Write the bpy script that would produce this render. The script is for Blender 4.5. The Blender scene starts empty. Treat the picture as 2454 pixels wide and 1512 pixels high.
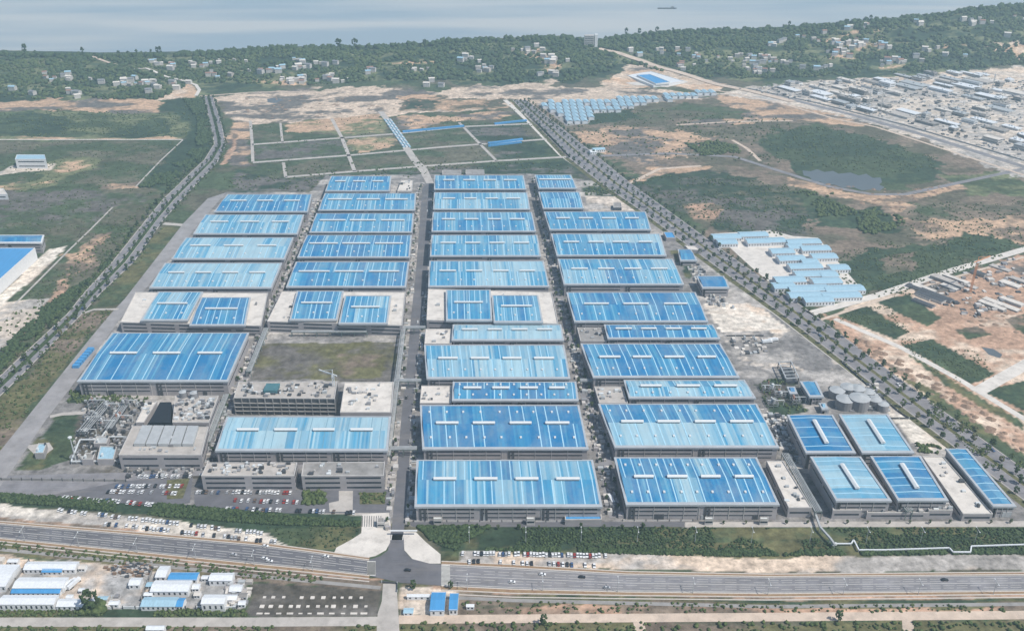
import bpy, math, random
import numpy as np
from mathutils import Vector, Matrix
random.seed(7); rng = np.random.default_rng(7)
scene = bpy.context.scene
COL = scene.collection
R = math.radians

# ------------------------------------------------------------------ camera, sky, sun, exposure
CAM_H = 450.0; PITCH = R(27.1); FPX = 2221.0; PX0, PY0 = 1227.0, 756.0
cam_d = bpy.data.cameras.new('camera'); cam = bpy.data.objects.new('camera', cam_d); COL.objects.link(cam)
cam.location = (0, 0, CAM_H); cam.rotation_euler = (R(90) - PITCH, 0, 0)
cam_d.sensor_width = 36; cam_d.lens = FPX / 2454 * 36
cam_d.clip_start = 1; cam_d.clip_end = 60000
scene.camera = cam
SUN_EL, SUN_AZ = R(54), R(118)          # azimuth clockwise from +Y (north)
world = bpy.data.worlds.new('World'); scene.world = world; world.use_nodes = True
nt = world.node_tree; bg = nt.nodes['Background']
sky = nt.nodes.new('ShaderNodeTexSky'); sky.sky_type = 'NISHITA'; sky.sun_disc = False
sky.sun_elevation = SUN_EL; sky.sun_rotation = SUN_AZ; sky.air_density = 1.0; sky.dust_density = 1.6; sky.altitude = 200
nt.links.new(sky.outputs[0], bg.inputs[0]); bg.inputs[1].default_value = 0.10
sd = bpy.data.lights.new('sun', 'SUN'); sun = bpy.data.objects.new('sun', sd); COL.objects.link(sun)
sd.energy = 3.7; sd.angle = R(1.0); sd.color = (1.0, 0.945, 0.86)
_d = Vector((math.sin(SUN_AZ) * math.cos(SUN_EL), math.cos(SUN_AZ) * math.cos(SUN_EL), math.sin(SUN_EL)))
sun.rotation_euler = _d.to_track_quat('Z', 'Y').to_euler()
scene.view_settings.view_transform = 'Standard'; scene.view_settings.look = 'None'
scene.view_settings.exposure = 0.2; scene.view_settings.gamma = 1
scene.view_settings.use_curve_mapping = False
scene.cycles.max_bounces = 5; scene.cycles.diffuse_bounces = 2; scene.cycles.glossy_bounces = 2
scene.cycles.volume_bounces = 1; scene.cycles.use_denoising = True

# ------------------------------------------------------------------ mapping photo points to places
SP, CP = math.sin(PITCH), math.cos(PITCH)
def ray(x, y):
    a = (x - PX0) / FPX; v = (y - PY0) / FPX
    return a, CP - v * SP, -(SP + v * CP)
def W(x, y, z=0.0):
    """place on the level z seen at photo point (x, y)"""
    a, b, c = ray(x, y); t = (z - CAM_H) / c
    return Vector((a * t, b * t, z))
def gx(X, Y, z=0.0):
    dz = CAM_H - z; zc = Y * CP + dz * SP
    return PX0 + FPX * X / zc, PY0 + FPX * (dz * CP - Y * SP) / zc

# skyline of the hills in the photo: x, y, ridge height in metres
RIDGE = [(-900, 128, 8), (0, 127, 10), (200, 133, 8), (480, 127, 12), (620, 117, 18), (830, 113, 18), (1000, 106, 22), (1060, 99, 26),
         (1350, 88, 30), (1385, 95, 22), (1440, 97, 20), (1480, 88, 24), (1600, 79, 30), (1740, 72, 32), (1900, 66, 38), (2000, 58, 45),
         (2150, 45, 60), (2260, 33, 72), (2320, 21, 82), (2454, 11, 90), (2700, 4, 95), (3600, 4, 90)]
_rw = sorted([(W(x, y, z).x, W(x, y, z).y, z) for x, y, z in RIDGE])
_rx = np.array([p[0] for p in _rw]); _ry = np.array([p[1] for p in _rw]); _rz = np.array([p[2] for p in _rw])
_tab = rng.random((256, 256))
def vnoise(X, Y, s, o=0):
    X = np.asarray(X, float) / s + 57.3 + o * 13.7; Y = np.asarray(Y, float) / s + 91.1 + o * 7.9
    i = np.floor(X).astype(int); j = np.floor(Y).astype(int); fx = X - i; fy = Y - j
    fx = fx * fx * (3 - 2 * fx); fy = fy * fy * (3 - 2 * fy)
    g = lambda a, b: _tab[a % 256, b % 256]
    return (g(i, j) * (1 - fx) + g(i + 1, j) * fx) * (1 - fy) + (g(i, j + 1) * (1 - fx) + g(i + 1, j + 1) * fx) * fy
def fbm(X, Y, s, n=4, o=0):
    r = 0; a = 0.5; t = 0
    for k in range(n):
        r = r + a * vnoise(X, Y, s / 2 ** k, o + k * 3); t += a; a *= 0.55
    return r / t
def sstep(a, b, x):
    t = np.clip((x - a) / (b - a), 0, 1); return t * t * (3 - 2 * t)
def height(X, Y):
    X = np.asarray(X, float); Y = np.asarray(Y, float)
    ry = np.interp(X, _rx, _ry); rz = np.interp(X, _rx, _rz)
    s = ry - Y
    h = rz * sstep(430, 0, s) + (fbm(X, Y, 190, 3) - 0.45) * 26 * sstep(470, 200, s) * sstep(-40, 90, s)
    back = rz - (rz + 9) * sstep(0, 140, -s) + (fbm(X, Y, 60, 2) - 0.5) * 3
    return np.where(s > 0, np.maximum(h, 0), back)
def Hh(X, Y): return float(height(X, Y))
def T(x, y, dz=0.0):
    """place on the terrain seen at photo point"""
    p = W(x, y, 0)
    if p.y < 1650: return Vector((p.x, p.y, dz))
    a, b, c = ray(x, y); t = 900 / b
    while t * b < 4200:
        if CAM_H + c * t <= Hh(a * t, b * t): break
        t += 4
    return Vector((a * t, b * t, Hh(a * t, b * t) + dz))

# ------------------------------------------------------------------ object helpers
def tag(o, label=None, cat=None, group=None, kind=None):
    if label: o['label'] = label
    if cat: o['category'] = cat
    if group: o['group'] = group
    if kind: o['kind'] = kind
    return o
def empty(name, loc, label=None, cat=None, group=None, rz=0):
    o = bpy.data.objects.new(name, None); COL.objects.link(o); o.location = loc; o.rotation_euler = (0, 0, rz)
    o.empty_display_size = 0.5
    return tag(o, label, cat, group)
def link(name, me, parent=None, loc=(0, 0, 0), rz=0, sc=1):
    o = bpy.data.objects.new(name, me); COL.objects.link(o); o.location = loc; o.rotation_euler = (0, 0, rz)
    if sc != 1: o.scale = (sc,) * 3 if not isinstance(sc, tuple) else sc
    if parent: o.parent = parent
    return o
class MB:
    def __init__(s): s.v = []; s.f = []; s.m = []; s.c = []
    def face(s, pts, m=0, c=None):
        n = len(s.v); s.v += [tuple(p) for p in pts]; s.f.append(tuple(range(n, n + len(pts)))); s.m.append(m); s.c.append(c)
    def prism(s, base, z0, z1, m=0, mt=None, bottom=False, c=None):
        b = [(p[0], p[1], z0) for p in base]; t = [(p[0], p[1], z1) for p in base]; k = len(b)
        for i in range(k): s.face([b[i], b[(i + 1) % k], t[(i + 1) % k], t[i]], m, c)
        s.face(t, m if mt is None else mt, c)
        if bottom: s.face(b[::-1], m, c)
    def box(s, x0, x1, y0, y1, z0, z1, m=0, mt=None, c=None):
        s.prism([(x0, y0), (x1, y0), (x1, y1), (x0, y1)], z0, z1, m, mt, True, c)
    def cyl(s, x, y, z0, z1, r, n=12, m=0, mt=None, r1=None):
        r1 = r if r1 is None else r1
        a = [2 * math.pi * i / n for i in range(n)]
        b = [(x + r * math.cos(t), y + r * math.sin(t), z0) for t in a]; u = [(x + r1 * math.cos(t), y + r1 * math.sin(t), z1) for t in a]
        for i in range(n): s.face([b[i], b[(i + 1) % n], u[(i + 1) % n], u[i]], m)
        s.face(u, m if mt is None else mt)
    def bar(s, p, q, w, h=None, m=0):
        p = Vector(p); q = Vector(q); d = (q - p).normalized(); h = h or w
        up = Vector((0, 0, 1)) if abs(d.z) < 0.9 else Vector((1, 0, 0))
        a = d.cross(up).normalized() * w / 2; b = a.cross(d).normalized() * h / 2
        P = [p - a - b, p + a - b, p + a + b, p - a + b]; Q = [q - a - b, q + a - b, q + a + b, q - a + b]
        for i in range(4): s.face([P[i], P[(i + 1) % 4], Q[(i + 1) % 4], Q[i]], m)
        s.face(P[::-1], m); s.face(Q, m)
    def mesh(s, name, mats):
        me = bpy.data.meshes.new(name); me.from_pydata(s.v, [], s.f)
        for m in (mats if isinstance(mats, (list, tuple)) else [mats]): me.materials.append(m)
        me.polygons.foreach_set('material_index', s.m)
        if any(c is not None for c in s.c):
            a = me.color_attributes.new('Col', 'FLOAT_COLOR', 'CORNER'); buf = []
            for f, c in zip(s.f, s.c):
                c = c or (1, 1, 1); buf += [c[0], c[1], c[2], 1.0] * len(f)
            a.data.foreach_set('color', buf)
        me.update(); return me
    def build(s, name, mats, parent=None, loc=(0, 0, 0), rz=0):
        return link(name, s.mesh(name, mats), parent, loc, rz)

# ------------------------------------------------------------------ materials
def mat(name, col, rough=0.8, var=0.15, scale=0.25, metal=0.0, stretch=None, attr=False, bump=0.0, col2=None, fine=True, spec=0.5):
    m = bpy.data.materials.new(name); m.use_nodes = True; n = m.node_tree.nodes; l = m.node_tree.links
    b = n['Principled BSDF']; b.inputs['Roughness'].default_value = rough; b.inputs['Metallic'].default_value = metal
    b.inputs['Specular IOR Level'].default_value = spec
    g = n.new('ShaderNodeNewGeometry'); mp = n.new('ShaderNodeMapping'); l.new(g.outputs['Position'], mp.inputs[0])
    if stretch: mp.inputs['Scale'].default_value = stretch
    no = n.new('ShaderNodeTexNoise'); no.inputs['Scale'].default_value = scale; no.inputs['Detail'].default_value = 5; no.inputs['Roughness'].default_value = 0.65
    l.new(mp.outputs[0], no.inputs['Vector'])
    mr = n.new('ShaderNodeMapRange'); mr.inputs['From Min'].default_value = 0.3; mr.inputs['From Max'].default_value = 0.7
    l.new(no.outputs['Fac'], mr.inputs['Value'])
    if attr:
        at = n.new('ShaderNodeVertexColor'); at.layer_name = 'Col'; src = at.outputs['Color']
    else:
        rgb = n.new('ShaderNodeRGB'); rgb.outputs[0].default_value = (*col, 1); src = rgb.outputs[0]
    if col2 is not None:
        mx = n.new('ShaderNodeMixRGB'); l.new(mr.outputs[0], mx.inputs[0]); l.new(src, mx.inputs[1]); mx.inputs[2].default_value = (*col2, 1); src = mx.outputs[0]
    m2 = n.new('ShaderNodeMapRange'); l.new(mr.outputs[0], m2.inputs['Value'])
    m2.inputs['To Min'].default_value = 1 - var; m2.inputs['To Max'].default_value = 1 + var
    mul = n.new('ShaderNodeVectorMath'); mul.operation = 'SCALE'; l.new(src, mul.inputs[0]); l.new(m2.outputs[0], mul.inputs['Scale'])
    l.new(mul.outputs[0], b.inputs['Base Color'])
    if bump:
        bp = n.new('ShaderNodeBump'); bp.inputs['Strength'].default_value = bump; bp.inputs['Distance'].default_value = 1.0
        l.new(no.outputs['Fac'], bp.inputs['Height']); l.new(bp.outputs[0], b.inputs['Normal'])
    return m
M = {}
M['ground'] = mat('ground', (0.2, 0.2, 0.1), 0.95, 0.42, 0.16, attr=True, bump=0.5, spec=0.1)
M['roof'] = mat('blue_sheet_roof', (0.05, 0.25, 0.5), 0.42, 0.10, 0.05, attr=True, stretch=(4, 0.5, 1))
M['asphalt'] = mat('asphalt', (0.145, 0.145, 0.16), 0.9, 0.22, 0.05, spec=0.2)
M['asphalt_old'] = mat('asphalt_old', (0.235, 0.23, 0.245), 0.9, 0.25, 0.08, spec=0.2)
M['road_grey'] = mat('worn_grey_road', (0.31, 0.30, 0.305), 0.9, 0.2, 0.06, spec=0.2)
M['concrete'] = mat('pale_concrete', (0.46, 0.43, 0.40), 0.85, 0.16, 0.08, spec=0.2)
M['concrete_white'] = mat('white_concrete', (0.66, 0.62, 0.57), 0.85, 0.13, 0.08, spec=0.2)
M['concrete_grey'] = mat('grey_concrete', (0.30, 0.29, 0.28), 0.85, 0.22, 0.12, spec=0.2)
M['sand'] = mat('sandy_track', (0.60, 0.49, 0.40), 0.95, 0.16, 0.1, spec=0.1)
M['earth'] = mat('red_earth', (0.27, 0.19, 0.14), 0.95, 0.25, 0.15, spec=0.1)
M['earth_strip'] = mat('orange_earth_strip', (0.36, 0.22, 0.14), 0.95, 0.3, 0.3, spec=0.1, col2=(0.26, 0.2, 0.12))
M['paint'] = mat('white_road_paint', (0.58, 0.57, 0.54), 0.7, 0.12, 0.3)
M['kerb'] = mat('kerb_stone', (0.55, 0.50, 0.45), 0.85, 0.1, 0.5)
M['wall'] = mat('grey_panel_wall', (0.37, 0.35, 0.355), 0.7, 0.12, 0.12)
M['wall_light'] = mat('light_wall', (0.52, 0.50, 0.48), 0.75, 0.12, 0.15)
M['wall_white'] = mat('white_wall', (0.72, 0.73, 0.74), 0.6, 0.08, 0.4)
M['trim'] = mat('pale_trim', (0.42, 0.45, 0.48), 0.55, 0.1, 0.1)
M['vent'] = mat('white_vent', (0.66, 0.69, 0.70), 0.45, 0.05, 0.3)
M['glass'] = mat('dark_window_band', (0.04, 0.05, 0.065), 0.2, 0.2, 0.2)
M['dark'] = mat('dark_steel', (0.07, 0.075, 0.085), 0.6, 0.2, 0.2)
M['steel'] = mat('grey_steel', (0.42, 0.44, 0.45), 0.45, 0.12, 0.2)
M['steel_green'] = mat('pipe_rack_green', (0.16, 0.20, 0.19), 0.6, 0.15, 0.3)
M['sky_strip'] = mat('translucent_roof_strip', (0.40, 0.66, 0.80), 0.35, 0.06, 0.2)
M['seam'] = mat('dark_seam', (0.16, 0.32, 0.42), 0.6, 0.06, 0.2)
M['blue'] = mat('bright_blue_roof', (0.07, 0.30, 0.60), 0.45, 0.10, 0.1, stretch=(4, .5, 1))
M['blue_pale'] = mat('pale_blue_roof', (0.34, 0.52, 0.63), 0.45, 0.14, 0.3, stretch=(3, 1, 1))
M['container'] = mat('white_container', (0.70, 0.73, 0.76), 0.6, 0.12, 0.7)
M['tank'] = mat('tank_steel', (0.25, 0.25, 0.26), 0.5, 0.15, 0.15)
M['pond'] = mat('pond_water', (0.11, 0.13, 0.145), 0.5, 0.1, 0.02)
M['black'] = mat('black_liner', (0.012, 0.014, 0.018), 0.5, 0.1, 0.1)
M['trunk'] = mat('bark', (0.10, 0.08, 0.06), 0.9, 0.2, 1)
for k, c, c2 in (('leaf', (0.055, 0.09, 0.036), (0.11, 0.135, 0.055)), ('leaf_dark', (0.032, 0.06, 0.03), (0.075, 0.105, 0.045)), ('leaf_olive', (0.10, 0.11, 0.052), (0.15, 0.14, 0.075))):
    M[k] = mat(k, c, 0.9, 0.35, 0.35, col2=c2, spec=0.15)
for k, c in (('car_white', (0.80, 0.81, 0.82)), ('car_silver', (0.45, 0.46, 0.48)), ('car_black', (0.02, 0.022, 0.026)), ('car_red', (0.35, 0.04, 0.03)), ('car_blue', (0.05, 0.1, 0.22)), ('car_brown', (0.16, 0.11, 0.08))):
    M[k] = mat(k, c, 0.3, 0.02, 1)
M['tyre'] = mat('tyre', (0.02, 0.02, 0.02), 0.9, 0.05, 1)
M['tile_red'] = mat('red_brown_tiles', (0.30, 0.17, 0.13), 0.85, 0.2, 0.5)
M['tile_grey'] = mat('grey_tiles', (0.22, 0.23, 0.25), 0.85, 0.2, 0.5)
def dusty(m, col, lo, hi, scale, amt, stretch=(1, .25, 1)):
    n = m.node_tree.nodes; l = m.node_tree.links; b = n['Principled BSDF']; src = b.inputs['Base Color'].links[0].from_socket
    g = n.new('ShaderNodeNewGeometry'); mp = n.new('ShaderNodeMapping'); mp.inputs['Scale'].default_value = stretch; l.new(g.outputs['Position'], mp.inputs[0])
    no = n.new('ShaderNodeTexNoise'); no.inputs['Scale'].default_value = scale; no.inputs['Detail'].default_value = 7; no.inputs['Roughness'].default_value = .7; l.new(mp.outputs[0], no.inputs['Vector'])
    mr = n.new('ShaderNodeMapRange'); mr.inputs['From Min'].default_value = lo; mr.inputs['From Max'].default_value = hi; mr.inputs['To Max'].default_value = amt; l.new(no.outputs['Fac'], mr.inputs['Value'])
    mx = n.new('ShaderNodeMixRGB'); l.new(mr.outputs[0], mx.inputs[0]); l.new(src, mx.inputs[1]); mx.inputs[2].default_value = (*col, 1); l.new(mx.outputs[0], b.inputs['Base Color'])
dusty(M['roof'], (0.36, 0.42, 0.45), .42, .70, .05, .38, (1, .6, 1))
dusty(M['roof'], (0.05, 0.12, 0.2), .55, .78, .30, .35, (1.5, .3, 1))
dusty(M['ground'], (0.03, 0.035, 0.025), .54, .72, .45, .55, (1, 1, 1)); dusty(M['ground'], (0.42, 0.34, 0.26), .62, .80, .22, .5, (.6, 1, 1))
for k in ('road_grey', 'concrete', 'concrete_white', 'sand', 'concrete_grey'): dusty(M[k], (0.17, 0.155, 0.14), .50, .75, .11, .45, (1, 1, 1))
for k in ('asphalt', 'asphalt_old'): dusty(M[k], (0.30, 0.27, 0.24), .50, .72, .05, .4, (.25, 1, 1)); dusty(M[k], (0.05, 0.05, 0.055), .55, .7, .6, .5, (.1, 1.5, 1))
# water
def water_mat():
    m = bpy.data.materials.new('river_water'); m.use_nodes = True; n = m.node_tree.nodes; l = m.node_tree.links; b = n['Principled BSDF']
    g = n.new('ShaderNodeNewGeometry'); mp = n.new('ShaderNodeMapping'); mp.inputs['Scale'].default_value = (0.35, 1.6, 1); l.new(g.outputs['Position'], mp.inputs[0])
    no = n.new('ShaderNodeTexNoise'); no.inputs['Scale'].default_value = 0.0022; no.inputs['Detail'].default_value = 4; l.new(mp.outputs[0], no.inputs['Vector'])
    cr = n.new('ShaderNodeValToRGB'); cr.color_ramp.elements[0].position = 0.40; cr.color_ramp.elements[1].position = 0.60
    cr.color_ramp.elements[0].color = (0.29, 0.36, 0.41, 1); cr.color_ramp.elements[1].color = (0.48, 0.49, 0.48, 1)
    l.new(no.outputs['Fac'], cr.inputs[0]); l.new(cr.outputs[0], b.inputs['Base Color']); b.inputs['Roughness'].default_value = 0.5
    n2 = n.new('ShaderNodeTexNoise'); n2.inputs['Scale'].default_value = 0.05; n2.inputs['Detail'].default_value = 3; l.new(mp.outputs[0], n2.inputs['Vector'])
    bp = n.new('ShaderNodeBump'); bp.inputs['Strength'].default_value = 0.25; l.new(n2.outputs['Fac'], bp.inputs['Height']); l.new(bp.outputs[0], b.inputs['Normal'])
    return m
M['water'] = water_mat()

# ------------------------------------------------------------------ terrain with its real surface colours
FOREST = (0.040, 0.066, 0.040); GREEN = (0.070, 0.098, 0.053); DGREEN = (0.042, 0.068, 0.042); OLIVE = (0.14, 0.135, 0.068)
WHITE = (0.72, 0.66, 0.58); TAN = (0.53, 0.365, 0.25); PALE = (0.62, 0.50, 0.395); BROWN = (0.20, 0.16, 0.125); GREYB = (0.14, 0.13, 0.12); MUD = (0.105, 0.095, 0.08); PINK = (0.48, 0.315, 0.225)
GREY = (0.23, 0.22, 0.215); LGREY = (0.40, 0.375, 0.35); MIX = (0.125, 0.12, 0.085); LGREEN = (0.16, 0.175, 0.095); SANDY = (0.62, 0.54, 0.46)
# colour, fuzz in metres, patch strength, second colour, second share, points
P = [
 (FOREST, 20, LGREEN, .30, [(-2500, 262), (0, 258), (375, 245), (480, 222), (700, 206), (1100, 196), (1350, 205), (1460, 178), (1640, 185), (1800, 196), (2120, 184), (2454, 158), (4200, 120), (4200, -40), (-2500, -40)]),
 (LGREEN, 14, GREEN, .5, [(-300, 150), (60, 140), (230, 142), (300, 160), (180, 175), (-100, 180)]),
 (LGREEN, 12, TAN, .3, [(860, 150), (1000, 140), (1080, 148), (980, 160)]), (LGREEN, 12, TAN, .3, [(600, 195), (700, 180), (760, 205), (640, 212)]),
 (LGREEN, 10, TAN, .4, [(1230, 120), (1300, 115), (1340, 135), (1335, 180), (1310, 185), (1300, 145), (1225, 132)]), (PALE, 8, GREEN, .5, [(1265, 205), (1320, 190), (1345, 200), (1280, 212)]),
 (PALE, 8, GREYB, .5, [(1500, 150), (1560, 158), (1700, 190), (1750, 208), (1620, 205), (1560, 182), (1490, 182)]),
 (LGREEN, 12, TAN, .3, [(1980, 85), (2060, 70), (2110, 75), (2090, 140), (1990, 138)]), (LGREEN, 10, TAN, .3, [(2110, 160), (2210, 150), (2220, 160), (2120, 168)]), (TAN, 10, GREEN, .5, [(2260, 110), (2350, 100), (2330, 112), (2270, 122)]),
 (LGREEN, 10, TAN, .3, [(1560, 110), (1640, 115), (1650, 130), (1580, 125)]), (LGREEN, 14, FOREST, .4, [(300, 215), (420, 225), (470, 190), (400, 190)]),
 (TAN, 8, GREYB, .35, [(-300, 262), (0, 246), (90, 244), (110, 232), (140, 232), (150, 246), (230, 238), (375, 242), (380, 268), (260, 272), (200, 262), (0, 267)]),
 (PALE, 6, TAN, .5, [(370, 243), (420, 215), (460, 200), (478, 222), (465, 236), (420, 238)]),
 (GREEN, 10, LGREEN, .45, [(-600, 268), (0, 268), (200, 264), (260, 273), (380, 270), (480, 250), (495, 300), (440, 334), (-600, 334)]),
 (DGREEN, 14, GREEN, .3, [(-500, 268), (0, 268), (110, 270), (180, 290), (140, 320), (-300, 322)]),
 (DGREEN, 10, GREEN, .2, [(250, 330), (330, 290), (420, 280), (400, 320), (330, 334)]),
 (TAN, 4, LGREEN, .5, [(0, 328), (60, 326), (160, 330), (330, 332), (400, 326), (438, 334), (0, 336)]),
 (DGREEN, 10, FOREST, .4, [(376, 246), (440, 236), (490, 240), (508, 330), (480, 385), (400, 455), (330, 456), (322, 442), (440, 338), (465, 290), (380, 265)]),
 (GREEN, 12, MIX, .45, [(-700, 336), (438, 337), (325, 448), (400, 458), (280, 600), (130, 560), (110, 575), (0, 560), (-400, 600)]),
 (LGREEN, 14, TAN, .2, [(130, 385), (240, 370), (250, 400), (150, 420), (90, 450), (0, 465), (0, 440), (100, 425)]),
 (GREYB, 16, GREEN, .45, [(-300, 470), (100, 460), (330, 470), (380, 490), (250, 540), (100, 530), (-300, 560)]),
 (BROWN, 8, TAN, .3, [(240, 440), (330, 432), (325, 452), (245, 455)]),
 (TAN, 6, GREYB, .4, [(305, 520), (345, 490), (352, 500), (318, 530), (308, 545), (300, 545)]),
 (MIX, 12, GREEN, .5, [(400, 455), (470, 400), (560, 390), (600, 460), (500, 480), (300, 700), (200, 740), (0, 930), (-200, 1000), (-300, 1000), (-100, 800), (180, 590), (280, 500)]),
 (TAN, 6, BROWN, .35, [(195, 590), (228, 562), (268, 556), (225, 595), (212, 625), (188, 650), (180, 640)]),
 (BROWN, 8, TAN, .45, [(150, 610), (230, 600), (245, 640), (190, 660), (150, 640)]),
 (PINK, 5, BROWN, .3, [(133, 672), (157, 668), (153, 705), (100, 760), (0, 860), (-60, 920), (-60, 900), (0, 845), (120, 715)]),
 (SANDY, 6, LGREY, .3, [(-300, 740), (40, 720), (118, 716), (90, 765), (0, 845), (-300, 1050)]),
 (PALE, 14, GREYB, .36, [(512, 232), (700, 215), (920, 213), (1040, 218), (1130, 205), (1260, 200), (1340, 212), (1480, 205), (1640, 220), (1740, 240), (1480, 262), (1230, 262), (1100, 290), (900, 278), (720, 296), (600, 292), (548, 300), (530, 262)]),
 (MIX, 14, TAN, .4, [(960, 230), (1080, 236), (1230, 240), (1240, 262), (1110, 262), (960, 268)]),
 (DGREEN, 8, MIX, .4, [(970, 238), (1030, 240), (1040, 256), (985, 262)]),
 (GREYB, 8, TAN, .4, [(545, 290), (600, 292), (605, 400), (560, 400), (540, 360)]),
 (PINK, 4, BROWN, .3, [(555, 318), (570, 322), (568, 345), (545, 392), (530, 396), (540, 372), (560, 345)]),
 (GREEN, 8, MIX, .4, [(600, 294), (720, 300), (900, 278), (1240, 258), (1372, 375), (1190, 390), (1000, 404), (680, 428), (600, 388)]),
 (TAN, 10, LGREEN, .4, [(690, 300), (720, 290), (905, 276), (925, 300), (930, 318), (815, 328), (780, 316), (690, 320)]),
 (TAN, 10, LGREEN, .5, [(820, 336), (940, 324), (960, 350), (850, 368)]),
 (GREYB, 8, GREEN, .4, [(610, 352), (815, 336), (838, 366), (700, 382), (610, 384)]),
 (TAN, 10, GREYB, .4, [(940, 278), (1100, 276), (1240, 262), (1200, 282), (1090, 290), (960, 312)]),
 (DGREEN, 8, GREYB, .3, [(1110, 306), (1240, 300), (1320, 368), (1200, 382)]),
 (DGREEN, 8, GREYB, .4, [(560, 404), (680, 432), (1000, 408), (1380, 384), (1460, 440), (1400, 440), (1380, 418), (780, 422), (740, 462), (560, 462)]),
 # east waste land
 (MIX, 20, BROWN, .5, [(1270, 262), (1560, 245), (1850, 225), (2100, 290), (2454, 400), (2900, 560), (2454, 605), (1960, 752), (1700, 560), (1440, 372), (1360, 320)]),
 (TAN, 14, GREYB, .5, [(1358, 318), (1500, 300), (1700, 330), (1720, 350), (1640, 372), (1560, 398), (1450, 370)]),
 (TAN, 10, GREYB, .45, [(1700, 230), (1840, 225), (1960, 262), (2100, 296), (2000, 300), (1850, 290), (1790, 300), (1640, 300), (1760, 268)]),
 (MIX, 8, GREEN, .5, [(1530, 270), (1640, 248), (1800, 262), (1780, 290), (1640, 285), (1480, 300)]),
 (DGREEN, 8, FOREST, .4, [(1415, 272), (1520, 262), (1530, 285), (1400, 300)]),
 (DGREEN, 10, MIX, .3, [(1640, 338), (1760, 344), (1755, 374), (1660, 364)]),
 (GREYB, 14, DGREEN, .5, [(1500, 420), (1620, 400), (1760, 420), (1900, 452), (1965, 496), (1950, 562), (1760, 566), (1650, 520), (1560, 470)]),
 (DGREEN, 14, MIX, .3, [(1680, 440), (1860, 440), (1960, 480), (1970, 520), (1830, 480), (1700, 470)]),
 (TAN, 8, BROWN, .4, [(1545, 395), (1700, 395), (1690, 410), (1560, 420), (1510, 440)]),
 (PINK, 6, MIX, .45, [(1640, 490), (1700, 486), (1740, 498), (1700, 545), (1660, 530)]),
 (GREEN, 12, DGREEN, .5, [(1840, 310), (1960, 300), (2100, 330), (2280, 395), (2250, 430), (2130, 460), (2000, 445), (1900, 410), (1830, 350)]),
 (GREEN, 10, LGREEN, .4, [(2260, 420), (2400, 410), (2454, 420), (2454, 470), (2300, 470)]),
 (TAN, 8, BROWN, .3, [(1900, 425), (1990, 452), (2100, 470), (2200, 462), (2280, 440), (2320, 450), (2180, 480), (2150, 512), (2100, 495), (1990, 470), (1890, 440)]),
 (GREEN, 10, DGREEN, .5, [(1890, 455), (1980, 470), (2050, 510), (2060, 550), (1980, 540), (1930, 490)]),
 (DGREEN, 8, FOREST, .5, [(2040, 505), (2110, 500), (2162, 528), (2150, 565), (2090, 560), (2050, 540)]),
 (GREEN, 8, MIX, .4, [(2165, 482), (2220, 490), (2300, 520), (2270, 530), (2190, 505)]),
 (BROWN, 14, TAN, .5, [(2160, 520), (2300, 530), (2454, 515), (2700, 560), (2454, 590), (2300, 570), (2180, 580)]),
 (GREEN, 14, DGREEN, .5, [(1975, 640), (2080, 600), (2250, 590), (2330, 560), (2454, 590), (2330, 640), (2160, 690), (2065, 712), (1990, 650)]),
 (BROWN, 8, MIX, .4, [(2130, 620), (2210, 610), (2200, 650), (2130, 655)]),
 # right parcels
 (PINK, 10, PALE, .3, [(1985, 768), (2200, 686), (2454, 616), (3000, 500), (3200, 1200), (2454, 1004), (2160, 838)]),
 (GREEN, 3, DGREEN, .4, [(2005, 757), (2080, 735), (2178, 793), (2148, 816)]),
 (GREEN, 3, DGREEN, .4, [(2097, 724), (2180, 706), (2260, 765), (2225, 782)]),
 (GREEN, 3, DGREEN, .4, [(2165, 828), (2230, 812), (2392, 896), (2322, 920)]),
 (GREEN, 3, DGREEN, .4, [(2360, 938), (2454, 912), (2600, 900), (2600, 1060), (2454, 985)]),
 (GREEN, 3, BROWN, .4, [(2290, 792), (2340, 780), (2375, 802), (2320, 812)]),
 (GREEN, 4, BROWN, .4, [(2405, 765), (2454, 750), (2520, 740), (2520, 800), (2454, 800)]),
 (PINK, 8, GREYB, .5, [(2190, 690), (2300, 655), (2454, 612), (2800, 540), (2800, 740), (2454, 745), (2330, 765), (2260, 735)]),
 # strip beyond the avenue
 (PINK, 6, PALE, .35, [(1960, 748), (2000, 766), (2160, 838), (2454, 1004), (2700, 1130), (2700, 1300), (2454, 1110), (2190, 935), (2060, 838)]),
 (GREEN, 5, OLIVE, .3, [(2160, 905), (2230, 930), (2330, 1000), (2454, 1085), (2700, 1260), (2700, 1330), (2454, 1150), (2300, 1015)]),
 (OLIVE, 4, GREEN, .4, [(2165, 842), (2210, 866), (2454, 1012), (2454, 1030), (2270, 925)]),
 (BROWN, 4, PINK, .3, [(2090, 850), (2180, 895), (2200, 915), (2150, 900)]),
 # construction town
 (SANDY, 14, LGREY, .45, [(1720, 226), (1900, 196), (2150, 185), (2454, 165), (3200, 120), (3400, 520), (2454, 425), (2100, 300), (1900, 250)]),
 (SANDY, 8, PALE, .4, [(2010, 192), (2190, 180), (2250, 195), (2200, 215), (2030, 208)]),
 (SANDY, 8, PALE, .3, [(2240, 174), (2454, 166), (2700, 160), (2700, 230), (2454, 215), (2300, 195)]),
 (TAN, 8, PALE, .5, [(2360, 105), (2454, 98), (2700, 90), (2700, 160), (2454, 150), (2420, 135), (2370, 130)]),
 (PALE, 8, TAN, .5, [(1440, 200), (1460, 185), (1500, 172), (1580, 168), (1660, 190), (1740, 205), (1720, 222), (1600, 208), (1500, 212)]),
 # plant grounds
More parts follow.
